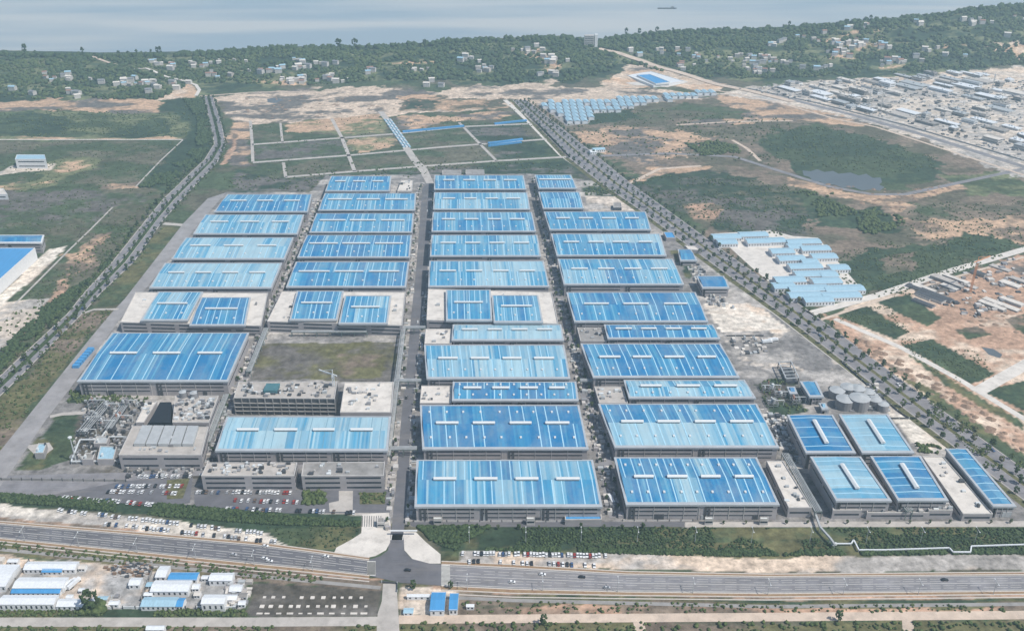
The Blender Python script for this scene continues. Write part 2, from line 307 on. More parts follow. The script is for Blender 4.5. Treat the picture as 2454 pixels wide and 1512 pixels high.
 (GREY, 4, LGREY, .25, [(498, 478), (545, 460), (745, 462), (780, 420), (1270, 416), (1440, 436), (1540, 505), (1740, 666), (1890, 771), (2165, 981), (2290, 1068), (2500, 1240), (2500, 1262), (990, 1264), (860, 1236), (0, 1184), (-300, 1170), (-300, 1130), (0, 1118), (290, 758)]),
 (OLIVE, 5, GREEN, .45, [(392, 542), (440, 542), (300, 722), (270, 736), (222, 738)]),
 (OLIVE, 6, BROWN, .4, [(190, 752), (275, 742), (250, 765), (120, 915), (0, 1080), (-200, 1240), (-200, 1090), (0, 958), (60, 905)]),
 (GREEN, 3, DGREEN, .3, [(138, 994), (222, 988), (166, 1102), (98, 1128), (62, 1125)]),
 (OLIVE, 3, GREEN, .4, [(38, 1126), (92, 1045), (130, 1062), (95, 1128)]),
 (MUD, 4, GREY, .35, [(205, 962), (352, 964), (300, 1108), (165, 1108)]),
 (MUD, 3, GREY, .5, [(190, 1108), (520, 1095), (500, 1150), (190, 1136)]),
 (DGREEN, 3, GREY, .4, [(170, 940), (200, 930), (225, 955), (350, 955), (345, 965), (160, 966)]),
 (OLIVE, 5, GREYB, .5, [(604, 908), (630, 822), (955, 820), (946, 915), (800, 912)]),
 (BROWN, 6, OLIVE, .5, [(800, 850), (925, 845), (915, 900), (820, 905)]),
 (WHITE, 3, SANDY, .3, [(1690, 728), (1800, 728), (1852, 790), (1725, 798)]),
 (WHITE, 4, PALE, .4, [(1790, 730), (1830, 740), (1900, 800), (1860, 806)]),
 (SANDY, 8, LGREY, .35, [(1730, 802), (1900, 790), (2180, 1000), (2300, 1075), (2190, 1078), (2140, 1000), (2060, 940), (1990, 905), (1790, 880)]),
 (GREY, 10, LGREY, .35, [(1735, 808), (1800, 806), (1900, 792), (1960, 838), (2020, 905), (1950, 905), (1900, 880), (1790, 870)]),
 (WHITE, 4, SANDY, .3, [(2120, 985), (2190, 1000), (2290, 1072), (2200, 1080)]),
 (GREYB, 5, DGREEN, .5, [(1812, 922), (1850, 908), (1905, 915), (1935, 985), (1890, 995), (1845, 990)]),
 (SANDY, 4, LGREY, .3, [(1398, 462), (1505, 470), (1540, 506), (1412, 506)]),
 (DGREEN, 3, LGREY, .4, [(1385, 438), (1445, 438), (1500, 470), (1400, 470)]),
 (OLIVE, 5, DGREEN, .5, [(1600, 600), (1625, 598), (1665, 660), (1655, 668)]),
 # front belts
 (DGREEN, 4, FOREST, .5, [(-300, 1160), (0, 1181), (180, 1192), (380, 1206), (620, 1225), (865, 1236), (868, 1262), (845, 1290), (800, 1314), (740, 1312), (680, 1300), (640, 1278), (420, 1246), (100, 1214), (0, 1206), (-300, 1180)]),
 (WHITE, 4, LGREY, .35, [(-300, 1185), (0, 1207), (120, 1218), (300, 1240), (640, 1276), (690, 1302), (640, 1305), (450, 1290), (200, 1262), (0, 1236), (-300, 1215)]),
 (PINK, 3, BROWN, .4, [(-300, 1215), (0, 1238), (130, 1250), (450, 1285), (700, 1312), (800, 1330), (700, 1322), (450, 1294), (0, 1255), (-300, 1230)]),
 (DGREEN, 4, OLIVE, .4, [(998, 1262), (2454, 1260), (2900, 1262), (2900, 1330), (2454, 1328), (1740, 1334), (1500, 1328), (1090, 1318), (1060, 1330), (1040, 1300)]),
 (OLIVE, 6, GREEN, .5, [(1560, 1262), (2900, 1262), (2900, 1285), (2200, 1285), (1700, 1300), (1580, 1290)]),
 (LGREY, 4, PALE, .35, [(1090, 1318), (1500, 1329), (1740, 1335), (2454, 1329), (2900, 1329), (2900, 1366), (2454, 1366), (1840, 1370), (1500, 1366), (1060, 1352)]),
 (OLIVE, 3, GREEN, .4, [(1058, 1322), (1094, 1320), (1096, 1346), (1058, 1352)]),
 (WHITE, 2, SANDY, .3, [(115, 598), (166, 588), (96, 652), (0, 735), (-100, 820), (-100, 790), (0, 706)]),
 (SANDY, 2, LGREY, .3, [(-60, 428), (0, 412), (32, 396), (136, 392), (126, 408), (60, 412), (0, 420)]),
 (OLIVE, 4, GREEN, .6, [(640, 1266), (864, 1262), (845, 1290), (800, 1312), (740, 1312), (690, 1302)]),
 # south of the boulevard
 (BROWN, 3, OLIVE, .4, [(-300, 1262), (0, 1288), (613, 1352), (915, 1392), (915, 1412), (600, 1392), (0, 1322), (-300, 1290)]),
 (PINK, 2, BROWN, .4, [(-300, 1262), (0, 1288), (613, 1352), (915, 1386), (915, 1391), (613, 1359), (0, 1297), (-300, 1272)]),
 (BROWN, 3, OLIVE, .5, [(960, 1398), (1227, 1412), (1840, 1424), (2900, 1418), (2900, 1456), (1840, 1462), (1227, 1448), (960, 1440)]),
 (PINK, 2, BROWN, .4, [(1020, 1402), (1227, 1411), (1840, 1423), (2900, 1416), (2900, 1430), (1840, 1437), (1227, 1422), (1020, 1410)]),
 (OLIVE, 2, DGREEN, .5, [(1227, 1424), (1840, 1438), (2900, 1432), (2900, 1440), (1840, 1446), (1227, 1433)]),
 ((0.36, 0.355, 0.35), 5, PALE, .25, [(-300, 1300), (0, 1326), (300, 1356), (600, 1392), (600, 1400), (592, 1458), (-300, 1458)]),
 (DGREEN, 2, OLIVE, .4, [(-300, 1458), (592, 1458), (590, 1479), (-300, 1479)]),
 (MUD, 2, GREYB, .35, [(606, 1394), (912, 1412), (905, 1476), (596, 1478)]),
 (PALE, 4, SANDY, .5, [(948, 1405), (1000, 1405), (1100, 1412), (1102, 1472), (948, 1478)]),
 (BROWN, 5, PINK, .5, [(1100, 1450), (2900, 1462), (2900, 1470), (1100, 1478)]),
 (BROWN, 5, OLIVE, .5, [(-600, 1500), (3000, 1488), (3400, 1900), (-1200, 1900)]),
]
def inpoly(X, Y, poly):
    r = np.zeros(X.shape, bool); n = len(poly); j = n - 1
    for i in range(n):
        xi, yi = poly[i]; xj, yj = poly[j]
        if yi != yj:
            r ^= ((yi > Y) != (yj > Y)) & (X < (xj - xi) * (Y - yi) / (yj - yi) + xi)
        j = i
    return r
def build_ground():
    xs = np.concatenate([-np.geomspace(20000, 1420, 26), np.arange(-1400, 1401, 3.0), np.geomspace(1420, 20000, 26)])
    yy = [-6000, -3000, -1500, -700, -300, 0, 150, 260]; y = 330.0
    while y < 2650: yy.append(y); y += 1.5 + (y - 330) * 0.0013
    yy += [2700, 2760, 2850, 3000]
    ys = np.array(yy); X, Y = np.meshgrid(xs, ys); X = X.ravel(); Y = Y.ravel()
    Z = height(X, Y)
    wx = (fbm(X, Y, 40, 3, 5) - 0.5) * 2; wy = (fbm(X, Y, 40, 3, 9) - 0.5) * 2
    big = fbm(X, Y, 75, 5, 20); big2 = fbm(X * 0.45, Y, 28, 4, 31); fine = fbm(X * 0.8, Y, 9, 3, 44); blend = fbm(X, Y, 55, 5, 61); rough = fbm(X, Y, 7, 2, 77)
    C = np.empty((len(X), 3)); k = sstep(0.42, 0.62, blend)[:, None]
    C[:] = np.array(GREEN) * (1 - k) + np.array(MIX) * k
    for col, fz, col2, share, pts in P:
        w = [T(*p) if p[1] < 250 else W(*p) for p in pts]; poly = [(q.x, q.y) for q in w]
        px = [q[0] for q in poly]; py = [q[1] for q in poly]
        sel = np.nonzero((X > min(px) - 2 * fz) & (X < max(px) + 2 * fz) & (Y > min(py) - 2 * fz) & (Y < max(py) + 2 * fz))[0]
        if fz >= 8: fz *= 2.1
        x = X[sel] + wx[sel] * fz + (rough[sel] - .5) * fz * .8; yv = Y[sel] + wy[sel] * fz + (fine[sel] - .5) * (fz * .9 if fz > 6 else min(fz, 4))
        ins = inpoly(x, yv, poly); sel = sel[ins]
        o = hash(round(sum(py))) % 17
        t = 0.62 * big2[sel] + 0.38 * blend[sel] if share < .45 else 0.5 * big[sel] + 0.5 * big2[sel]
        lo = np.quantile(t, 1 - share) if len(t) else 1
        k = sstep(lo - 0.07, lo + 0.07, t + (rough[sel] - .5) * .16)[:, None]
        C[sel] = np.array(col) * (1 - k) + np.array(col2) * k
    C *= (0.62 + 0.76 * fine)[:, None] * (0.78 + 0.44 * big2)[:, None]
    nx, ny = len(xs), len(ys)
    i = np.arange(nx * ny).reshape(ny, nx)
    F = np.stack([i[:-1, :-1], i[:-1, 1:], i[1:, 1:], i[1:, :-1]], -1).reshape(-1, 4)
    me = bpy.data.meshes.new('ground'); me.vertices.add(len(X)); me.vertices.foreach_set('co', np.stack([X, Y, Z], 1).ravel())
    me.loops.add(F.size); me.loops.foreach_set('vertex_index', F.ravel().astype(np.int32))
    me.polygons.add(len(F)); me.polygons.foreach_set('loop_start', (np.arange(len(F)) * 4).astype(np.int32))
    me.update(calc_edges=True)
    a = me.color_attributes.new('Col', 'FLOAT_COLOR', 'POINT')
    a.data.foreach_set('color', np.concatenate([C, np.ones((len(C), 1))], 1).ravel().astype(np.float32))
    me.polygons.foreach_set('use_smooth', np.ones(len(F), bool)); me.materials.append(M['ground'])
    o = bpy.data.objects.new('ground', me); COL.objects.link(o); tag(o, 'patchy ground of grass, bare earth and wooded hills', kind='structure')
build_ground()
mb = MB(); mb.face([(-60000, 1900, -3), (60000, 1900, -3), (60000, 80000, -3), (-60000, 80000, -3)])
tag(mb.build('river', M['water']), 'wide pale river beyond the wooded shore', kind='structure')

# ------------------------------------------------------------------ roads, yards, paths
def sheet(name, pts, z, m, label, world_pts=False, parent=None):
    mb = MB(); mb.face([(W(*p).x, W(*p).y, z) for p in pts][::-1]); o = mb.build(name, m, parent)
    n = o.data.polygons[0].normal
    if n.z < 0: o.data.flip_normals()
    if not parent: tag(o, label, kind='structure')
    elif label: o['label'] = label
    return o
def resample(pts, step=20):
    out = []
    for a, b in zip(pts[:-1], pts[1:]):
        n = max(1, int((Vector(b) - Vector(a)).length / step))
        out += [Vector(a).lerp(Vector(b), i / n) for i in range(n)]
    return out + [Vector(pts[-1])]
ROADPTS = []
def ribbon(name, pts, width, z, m, label=None, parent=None, drape=False, thick=0.0, w1=None):
    w = [(T(*p) if drape else W(*p)) for p in pts]; w = resample([(q.x, q.y, 0) for q in w], 15 if drape else 60)
    mb = MB(); n = len(w); L = []
    for i, p in enumerate(w):
        d = (w[min(i + 1, n - 1)] - w[max(i - 1, 0)]); d.z = 0; d.normalize(); s = Vector((-d.y, d.x, 0))
        ww = width + ((w1 - width) * i / (n - 1) if w1 else 0)
        a = p + s * ww / 2; b = p - s * ww / 2
        L.append(((a.x, a.y, (max(Hh(a.x, a.y), Hh(p.x, p.y)) if drape else 0) + z), (b.x, b.y, (max(Hh(b.x, b.y), Hh(p.x, p.y)) if drape else 0) + z)))
    for i in range(n - 1):
        mb.face([L[i][1], L[i + 1][1], L[i + 1][0], L[i][0]])
        if thick:
            for q in (0, 1):
                A, B = L[i][q], L[i + 1][q]; mb.face([A, B, (B[0], B[1], B[2] - thick), (A[0], A[1], A[2] - thick)])
    if drape: ROADPTS.extend((q.x, q.y, width * .7 + 3) for q in w)
    o = mb.build(name, m, parent)
    if not parent: tag(o, label, kind='structure')
    elif label: o['label'] = label
    return o
def band(name, Lp, Rp, z, m, label):
    mb = MB()
    for i in range(len(Lp) - 1):
        mb.face([(W(*p).x, W(*p).y, z) for p in (Rp[i], Rp[i + 1], Lp[i + 1], Lp[i])])
    o = mb.build(name, m)
    for p in o.data.polygons:
        if p.normal.z < 0: o.data.flip_normals(); break
    return tag(o, label, kind='structure')
def lerp2(A, B, t): return [(a[0] + (b[0] - a[0]) * t, a[1] + (b[1] - a[1]) * t) for a, b in zip(A, B)]

BL_T = [(-500, 1212), (-20, 1253), (300, 1279), (613, 1306), (740, 1322), (885, 1342)]
BL_B = [(-500, 1244), (-20, 1287), (300, 1318), (613, 1350), (740, 1362), (885, 1378)]
BR_T = [(1058, 1353), (1227, 1361), (1500, 1376), (1840, 1382), (2454, 1377), (3100, 1366)]
BR_B = [(1058, 1402), (1227, 1410), (1500, 1417), (1840, 1421), (2454, 1415), (3100, 1403)]
blv = band('boulevard', BL_T, BL_B, 0.10, M['asphalt'], 'dark wide boulevard left of the gate junction')
blv2 = band('boulevard', BR_T, BR_B, 0.10, M['asphalt_old'], 'grey wide boulevard right of the gate junction')
sheet('junction', [(934, 1272), (968, 1272), (968, 1318), (985, 1338), (1030, 1350), (1059, 1352), (1059, 1403), (960, 1396), (884, 1379), (884, 1341), (912, 1332), (930, 1318)], 0.14, M['asphalt'], 'T junction of asphalt in front of the plant gate')
for A, B, par in ((BL_T, BL_B, blv), (BR_T, BR_B, blv2)):
    for t in (0.06, 0.5, 0.94): ribbon('lane_line', lerp2(A, B, t), 0.38, 0.15, M['paint'], parent=par)
    for t in (0.22, 0.36, 0.64, 0.78):
        pts = lerp2(A, B, t); w = resample([(W(*p).x, W(*p).y, 0) for p in pts], 9); mb = MB()
        for i in range(int(t * 10) % 2, len(w) - 1, 1):
            if (i * 7 + int(t * 50)) % 5 == 0: continue
            d = (w[i + 1] - w[i]) * 0.8; s = Vector((-d.y, d.x, 0)).normalized() * 0.13; a = w[i]; b = a + d
            mb.face([(a - s)[:2] + (0.15,) for a in ()] or [(*(a - s)[:2], .15), (*(b - s)[:2], .15), (*(b + s)[:2], .15), (*(a + s)[:2], .15)])
        o = mb.build('lane_dashes', M['paint'], par); o['kind'] = 'stuff'
    for t, ww in ((-0.09, 3.4), (1.12, 3.8)): ribbon('earth_strip', lerp2(A, B, t), ww, 0.2, M['earth_strip'], parent=par, thick=.2)
    for t in (-0.17, -0.02, 1.03, 1.23, 1.42): ribbon('kerb', lerp2(A, B, t), 0.9, 0.28, M['kerb'], parent=par, thick=0.28)
def zebra(x0, x1, y0, y1, n, par, horiz=True):
    mb = MB()
    for i in range(n):
        t = (i + .5) / n
        if horiz: c = W(x0 + (x1 - x0) * t, (y0 + y1) / 2); mb.face([(c.x - .7, c.y - 3, .17), (c.x + .7, c.y - 3, .17), (c.x + .7, c.y + 3, .17), (c.x - .7, c.y + 3, .17)])
        else: c = W((x0 + x1) / 2, y0 + (y1 - y0) * t); mb.face([(c.x - 3, c.y - .8, .17), (c.x + 3, c.y - .8, .17), (c.x + 3, c.y + .8, .17), (c.x - 3, c.y + .8, .17)])
    o = mb.build('crossing', M['paint'], par); o['kind'] = 'stuff'
zebra(888, 892, 1345, 1378, 14, blv, False); zebra(1066, 1070, 1354, 1402, 16, blv2, False)
# plant roads
MR_L = [(1022, 440), (1012, 453), (1004, 560), (996, 660), (985, 760), (976, 870), (962, 1000), (950, 1150), (938, 1272)]
MR_R = [(1040, 440), (1034, 453), (1029, 560), (1024, 660), (1010, 760), (999, 870), (986, 1000), (981, 1120), (968, 1272)]
mr = band('main_road', MR_L, MR_R, 0.12, M['asphalt'], 'straight asphalt road through the middle of the plant')
zebra(938, 966, 1284, 1290, 12, mr)
band('entry_road', [(905, 268), (930, 300), (963, 352), (985, 385), (1005, 410), (1022, 440)], [(920, 268), (945, 300), (985, 358), (1004, 385), (1024, 405), (1040, 440)], 0.12, M['concrete'], 'pale concrete road running north from the plant')
band('west_road', [(498, 476), (440, 535), (300, 715), (262, 756), (215, 812), (120, 931), (60, 1006), (-15, 1100), (-120, 1230)], [(542, 462), (478, 535), (328, 718), (288, 765), (236, 836), (168, 931), (110, 1006), (40, 1110), (-60, 1250)], 0.12, M['road_grey'], 'pale grey perimeter road along the west side of the plant')
LA = [(488, 232), (503, 300), (513, 345), (490, 382), (390, 478), (355, 520), (268, 628), (200, 703), (160, 753), (47, 856), (-5, 905), (-200, 1085)]
LB = [(510, 232), (532, 300), (541, 350), (522, 388), (437, 478), (392, 528), (322, 628), (242, 703), (197, 753), (95, 856), (47, 905), (-140, 1085)]
wav = band('west_avenue', LA, LB, 0.10, M['asphalt_old'], 'grey dual carriageway curving along the west side')
ribbon('median', lerp2(LA, LB, .5), 5, 0.25, M['leaf_dark'], parent=wav, thick=.2)
for t in (0.03, 0.97, .40, .60): ribbon('lane_line', lerp2(LA, LB, t), 0.8, 0.2, M['kerb'], parent=wav)
RA = [(1228, 240), (1357, 375), (1440, 440), (1527, 500), (1700, 628), (1877, 756), (2040, 882), (2187, 996), (2454, 1200), (2640, 1345)]
RB = [(1262, 240), (1440, 375), (1515, 420), (1600, 490), (1785, 628), (1960, 756), (2078, 850), (2200, 940), (2454, 1108), (2700, 1270)]
RB = [(1262, 240), (1432, 375), (1510, 438), (1590, 496), (1772, 628), (1955, 756), (2115, 876), (2262, 985), (2520, 1170), (2720, 1315)]
eav = band('east_avenue', RA, RB, 0.10, M['asphalt_old'], 'broad grey avenue running diagonally past the east side')
ribbon('median', lerp2(RA, RB, .5), 4, 0.25, M['leaf_olive'], parent=eav, thick=.2)
for t in (0.03, 0.97, .44, .56): ribbon('lane_line', lerp2(RA, RB, t), 0.6, 0.2, M['kerb'], parent=eav)
ribbon('verge', lerp2(RA, RB, -0.06), 9, 0.08, M['leaf_olive'], parent=eav)
ribbon('footpath', [(1210, 240), (1270, 295), (1345, 372), (1420, 425), (1475, 455), (1545, 508), (1622, 566), (1745, 664), (1880, 765), (2160, 982), (2290, 1070), (2420, 1172)], 9, 0.06, M['concrete_white'], 'pale concrete path between plant and east avenue', w1=7)
ribbon('concrete_road', [(-500, 1489), (0, 1490), (600, 1490), (905, 1488)], 8, 0.1, M['concrete_grey' if 0 else 'concrete'], 'concrete road along the bottom left of the camp')
sheet('concrete_road', [(918, 1398), (950, 1398), (955, 1470), (960, 1560), (900, 1560), (905, 1470), (915, 1440)], 0.14, M['concrete'], 'short concrete road leading south from the junction')
ribbon('sandy_road', [(955, 1484), (1227, 1482), (1840, 1478), (2454, 1473), (3100, 1466)], 7.5, 0.1, M['sand'], 'pale sandy road along the bottom right')
ribbon('sandy_path', [(1530, 1490), (1540, 1530)], 7, 0.08, M['sand'], 'short sandy track joining the bottom road')
ribbon('sandy_path', [(2175, 1480), (2178, 1530)], 7, 0.08, M['sand'], 'narrow sandy track at the bottom right')
ribbon('drain_channel', [(-400, 1285), (0, 1316), (300, 1346), (613, 1380), (912, 1408)], 3.2, 0.1, M['concrete_grey'], 'concrete drain channel south of the left boulevard')
ribbon('drain_channel', [(975, 1426), (1227, 1438), (1840, 1453), (2454, 1447), (3000, 1440)], 3.2, 0.1, M['concrete_grey'], 'concrete drain channel south of the right boulevard')
ribbon('east_path', [(1940, 752), (2110, 706), (2260, 655), (2454, 598), (2900, 480)], 11, 0.1, M['concrete_white'], 'white concrete road rising to the right past the construction parcels')
ribbon('east_path', [(1955, 770), (2200, 690), (2454, 616)], 4, 0.08, M['sand'], 'thin sandy track beside the white road')
ribbon('parcel_road', [(2000, 764), (2160, 833), (2300, 910), (2447, 999), (2700, 1145)], 7, 0.1, M['concrete_white'], 'narrow white road beyond the east avenue')
ribbon('parcel_road', [(2340, 940), (2420, 895), (2500, 850), (2700, 760)], 13, 0.11, M['concrete_white'], 'white road branching between the green parcels')
ribbon('pond_road', [(1440, 374), (1600, 368), (1760, 376), (1900, 420), (1990, 448), (2090, 466), (2170, 466), (2300, 438), (2454, 405), (2700, 350)], 9, 0.1, M['asphalt_old'], 'curving grey road round the pond')
ribbon('dirt_track', [(1510, 440), (1580, 405), (1680, 398)], 7, 0.06, M['sand'], 'pale dirt track east of the avenue')
ribbon('dirt_track', [(1755, 336), (1790, 356), (1822, 386)], 6, 0.06, M['sand'], 'short dirt track descending from the dark thicket')
ribbon('dirt_track', [(1620, 300), (1760, 292), (1900, 290)], 6, 0.06, M['sand'], 'faint level dirt track on the waste land')
ribbon('field_path', [(-200, 335), (0, 335), (438, 335)], 4, 0.1, M['concrete_white'], 'thin white line of path across the left fields')
ribbon('field_path', [(438, 336), (385, 385), (325, 448)], 2.5, 0.1, M['concrete'], 'thin diagonal path edging the thicket')
ribbon('field_path', [(270, 497), (215, 552), (165, 600), (100, 665), (30, 735)], 2.5, 0.1, M['concrete'], 'narrow path running down between the west fields')
for pts, w_, lb in (([(600, 290), (604, 340), (606, 388)], 5, 'westmost'), ([(672, 295), (677, 342)], 4, 'short northwest'), ([(795, 285), (820, 332), (850, 411)], 6, 'second north-south'),
                ([(1100, 294), (1130, 325), (1190, 386)], 5, 'narrow southeast running'), ([(1250, 266), (1300, 310), (1362, 376)], 6, 'eastmost diagonal'),
                ([(604, 347), (820, 331), (950, 321), (1110, 304), (1275, 297)], 8, 'upper east-west'), ([(606, 390), (845, 372), (1060, 353), (1310, 334)], 8, 'middle east-west'),
                ([(684, 425), (850, 411), (1010, 399), (1190, 386), (1365, 376)], 8, 'lower east-west'), ([(679, 390), (685, 425)], 5, 'short southwest')):
    ribbon('parcel_path', pts, w_, 0.1, M['concrete'], lb + ' pale path of the empty parcel grid')
ribbon('west_lane', [(392, 536), (442, 540)], 8, 0.1, M['concrete'], 'short pale lane linking the avenue to the plant')
ribbon('west_lane', [(195, 752), (225, 742), (284, 741)], 4, 0.16, M['concrete'], 'pale lane curving into the plant below the avenue')
ribbon('west_lane', [(120, 998), (150, 992), (222, 988)], 5, 0.16, M['concrete'], 'pale lane above the triangular lawn')
ribbon('hill_road', [(470, 232), (478, 218), (470, 205), (440, 195), (410, 188), (375, 175), (350, 166), (320, 168)], 7, 1.0, M['concrete_white'], 'pale winding road climbing the wooded hill', drape=True)
ribbon('hill_road', [(285, 158), (250, 148), (220, 137)], 8, 1.2, M['sand'], 'straight pale track near the left shore', drape=True)
ribbon('hill_road', [(1435, 118), (1480, 128), (1530, 145), (1590, 165), (1660, 185), (1720, 204), (1800, 220), (1900, 245)], 18, 0.9, M['sand'], 'broad sandy road descending from the pale tower', drape=True)
ribbon('town_road', [(1740, 205), (1900, 240), (2040, 275), (2200, 320), (2454, 400), (2800, 510)], 14, 0.12, M['asphalt_old'], 'grey highway along the edge of the construction town')
ribbon('town_road', [(1790, 212), (1960, 248), (2160, 298), (2454, 385), (2800, 490)], 7, 0.14, M['dark'], 'dark strip of planting beside the highway')
ribbon('town_road', [(1700, 214), (1860, 245), (2000, 285), (2100, 305), (2454, 420)], 6, 0.12, M['sand'], 'sandy shoulder beside the highway')
ribbon('town_road', [(470, 232), (600, 222), (800, 219), (1000, 225)], 6, 0.12, M['sand'], 'pale track along the foot of the hills')
# forecourts
sheet('gate_forecourt', [(868, 1232), (932, 1228), (937, 1262), (935, 1300), (925, 1318), (900, 1332), (870, 1338), (797, 1333), (806, 1312), (845, 1291), (866, 1277)], 0.18, M['concrete_white'], 'white concrete forecourt left of the gate road')
sheet('gate_forecourt', [(967, 1274), (997, 1275), (1020, 1298), (1056, 1328), (1056, 1350), (1030, 1350), (988, 1339), (969, 1318)], 0.18, M['concrete_white'], 'white fan of concrete right of the gate road')
for q in range(9):
    x = 869 + q * 5.5; ribbon('bay_line', [(x, 1236), (x - 1, 1262)], 0.5, 0.22, M['dark'], 'dark bay marking on the forecourt')
sheet('car_park', [(300, 1152), (462, 1143), (455, 1205), (400, 1212), (150, 1196), (100, 1190)], 0.10, M['asphalt'], 'asphalt car park behind the left hedge')
sheet('car_park', [(466, 1176), (935, 1172), (935, 1228), (700, 1230), (466, 1212)], 0.10, M['asphalt'], 'asphalt car park before the two office blocks')
sheet('service_road', [(-200, 1142), (0, 1140), (290, 1132), (930, 1100), (930, 1108), (470, 1140), (300, 1152), (100, 1190), (-200, 1180)], 0.08, M['asphalt_old'], 'grey service road behind the car parks')
sheet('front_road', [(975, 1250), (1640, 1250), (1640, 1262), (990, 1262)], 0.1, M['asphalt'], 'dark service road before the front halls')
sheet('front_road', [(1642, 1251), (2454, 1248), (2600, 1250), (2600, 1262), (1642, 1263)], 0.1, M['concrete'], 'pale service road before the front right halls')
sheet('pond', [(1923, 409), (1944, 411), (1958, 406), (1975, 413), (1996, 410), (2010, 417), (2038, 414), (2058, 421), (2076, 417), (2092, 427), (2110, 426), (2114, 437), (2107, 443), (2120, 449), (2108, 458), (2090, 454), (2066, 457), (2048, 450), (2020, 451), (2000, 443), (1978, 443), (1966, 436), (1948, 434), (1940, 425), (1926, 421)], 0.12, M['pond'], 'grey blue pond in the green waste land')
sheet('pond', [(2352, 832), (2380, 836), (2402, 850), (2396, 858), (2370, 850)], 0.12, M['pond'], 'small grey puddle pond on the red earth')
sheet('pond', [(640, 238), (665, 235), (680, 240), (660, 248), (642, 246)], 0.12, M['pond'], 'small shallow pond on the tan field')
sheet('yard', [(60, 1012 + 55), (62, 1067), (118, 1060), (128, 1075), (95, 1100)], 0.1, M['concrete'], 'small concrete pad on the triangular lawn')
sheet('lawn', [(960 - 560, 1150), (455, 1146), (438, 1194), (400, 1196)], 0.16, M['leaf_olive'], 'narrow brown lawn between the car parks')

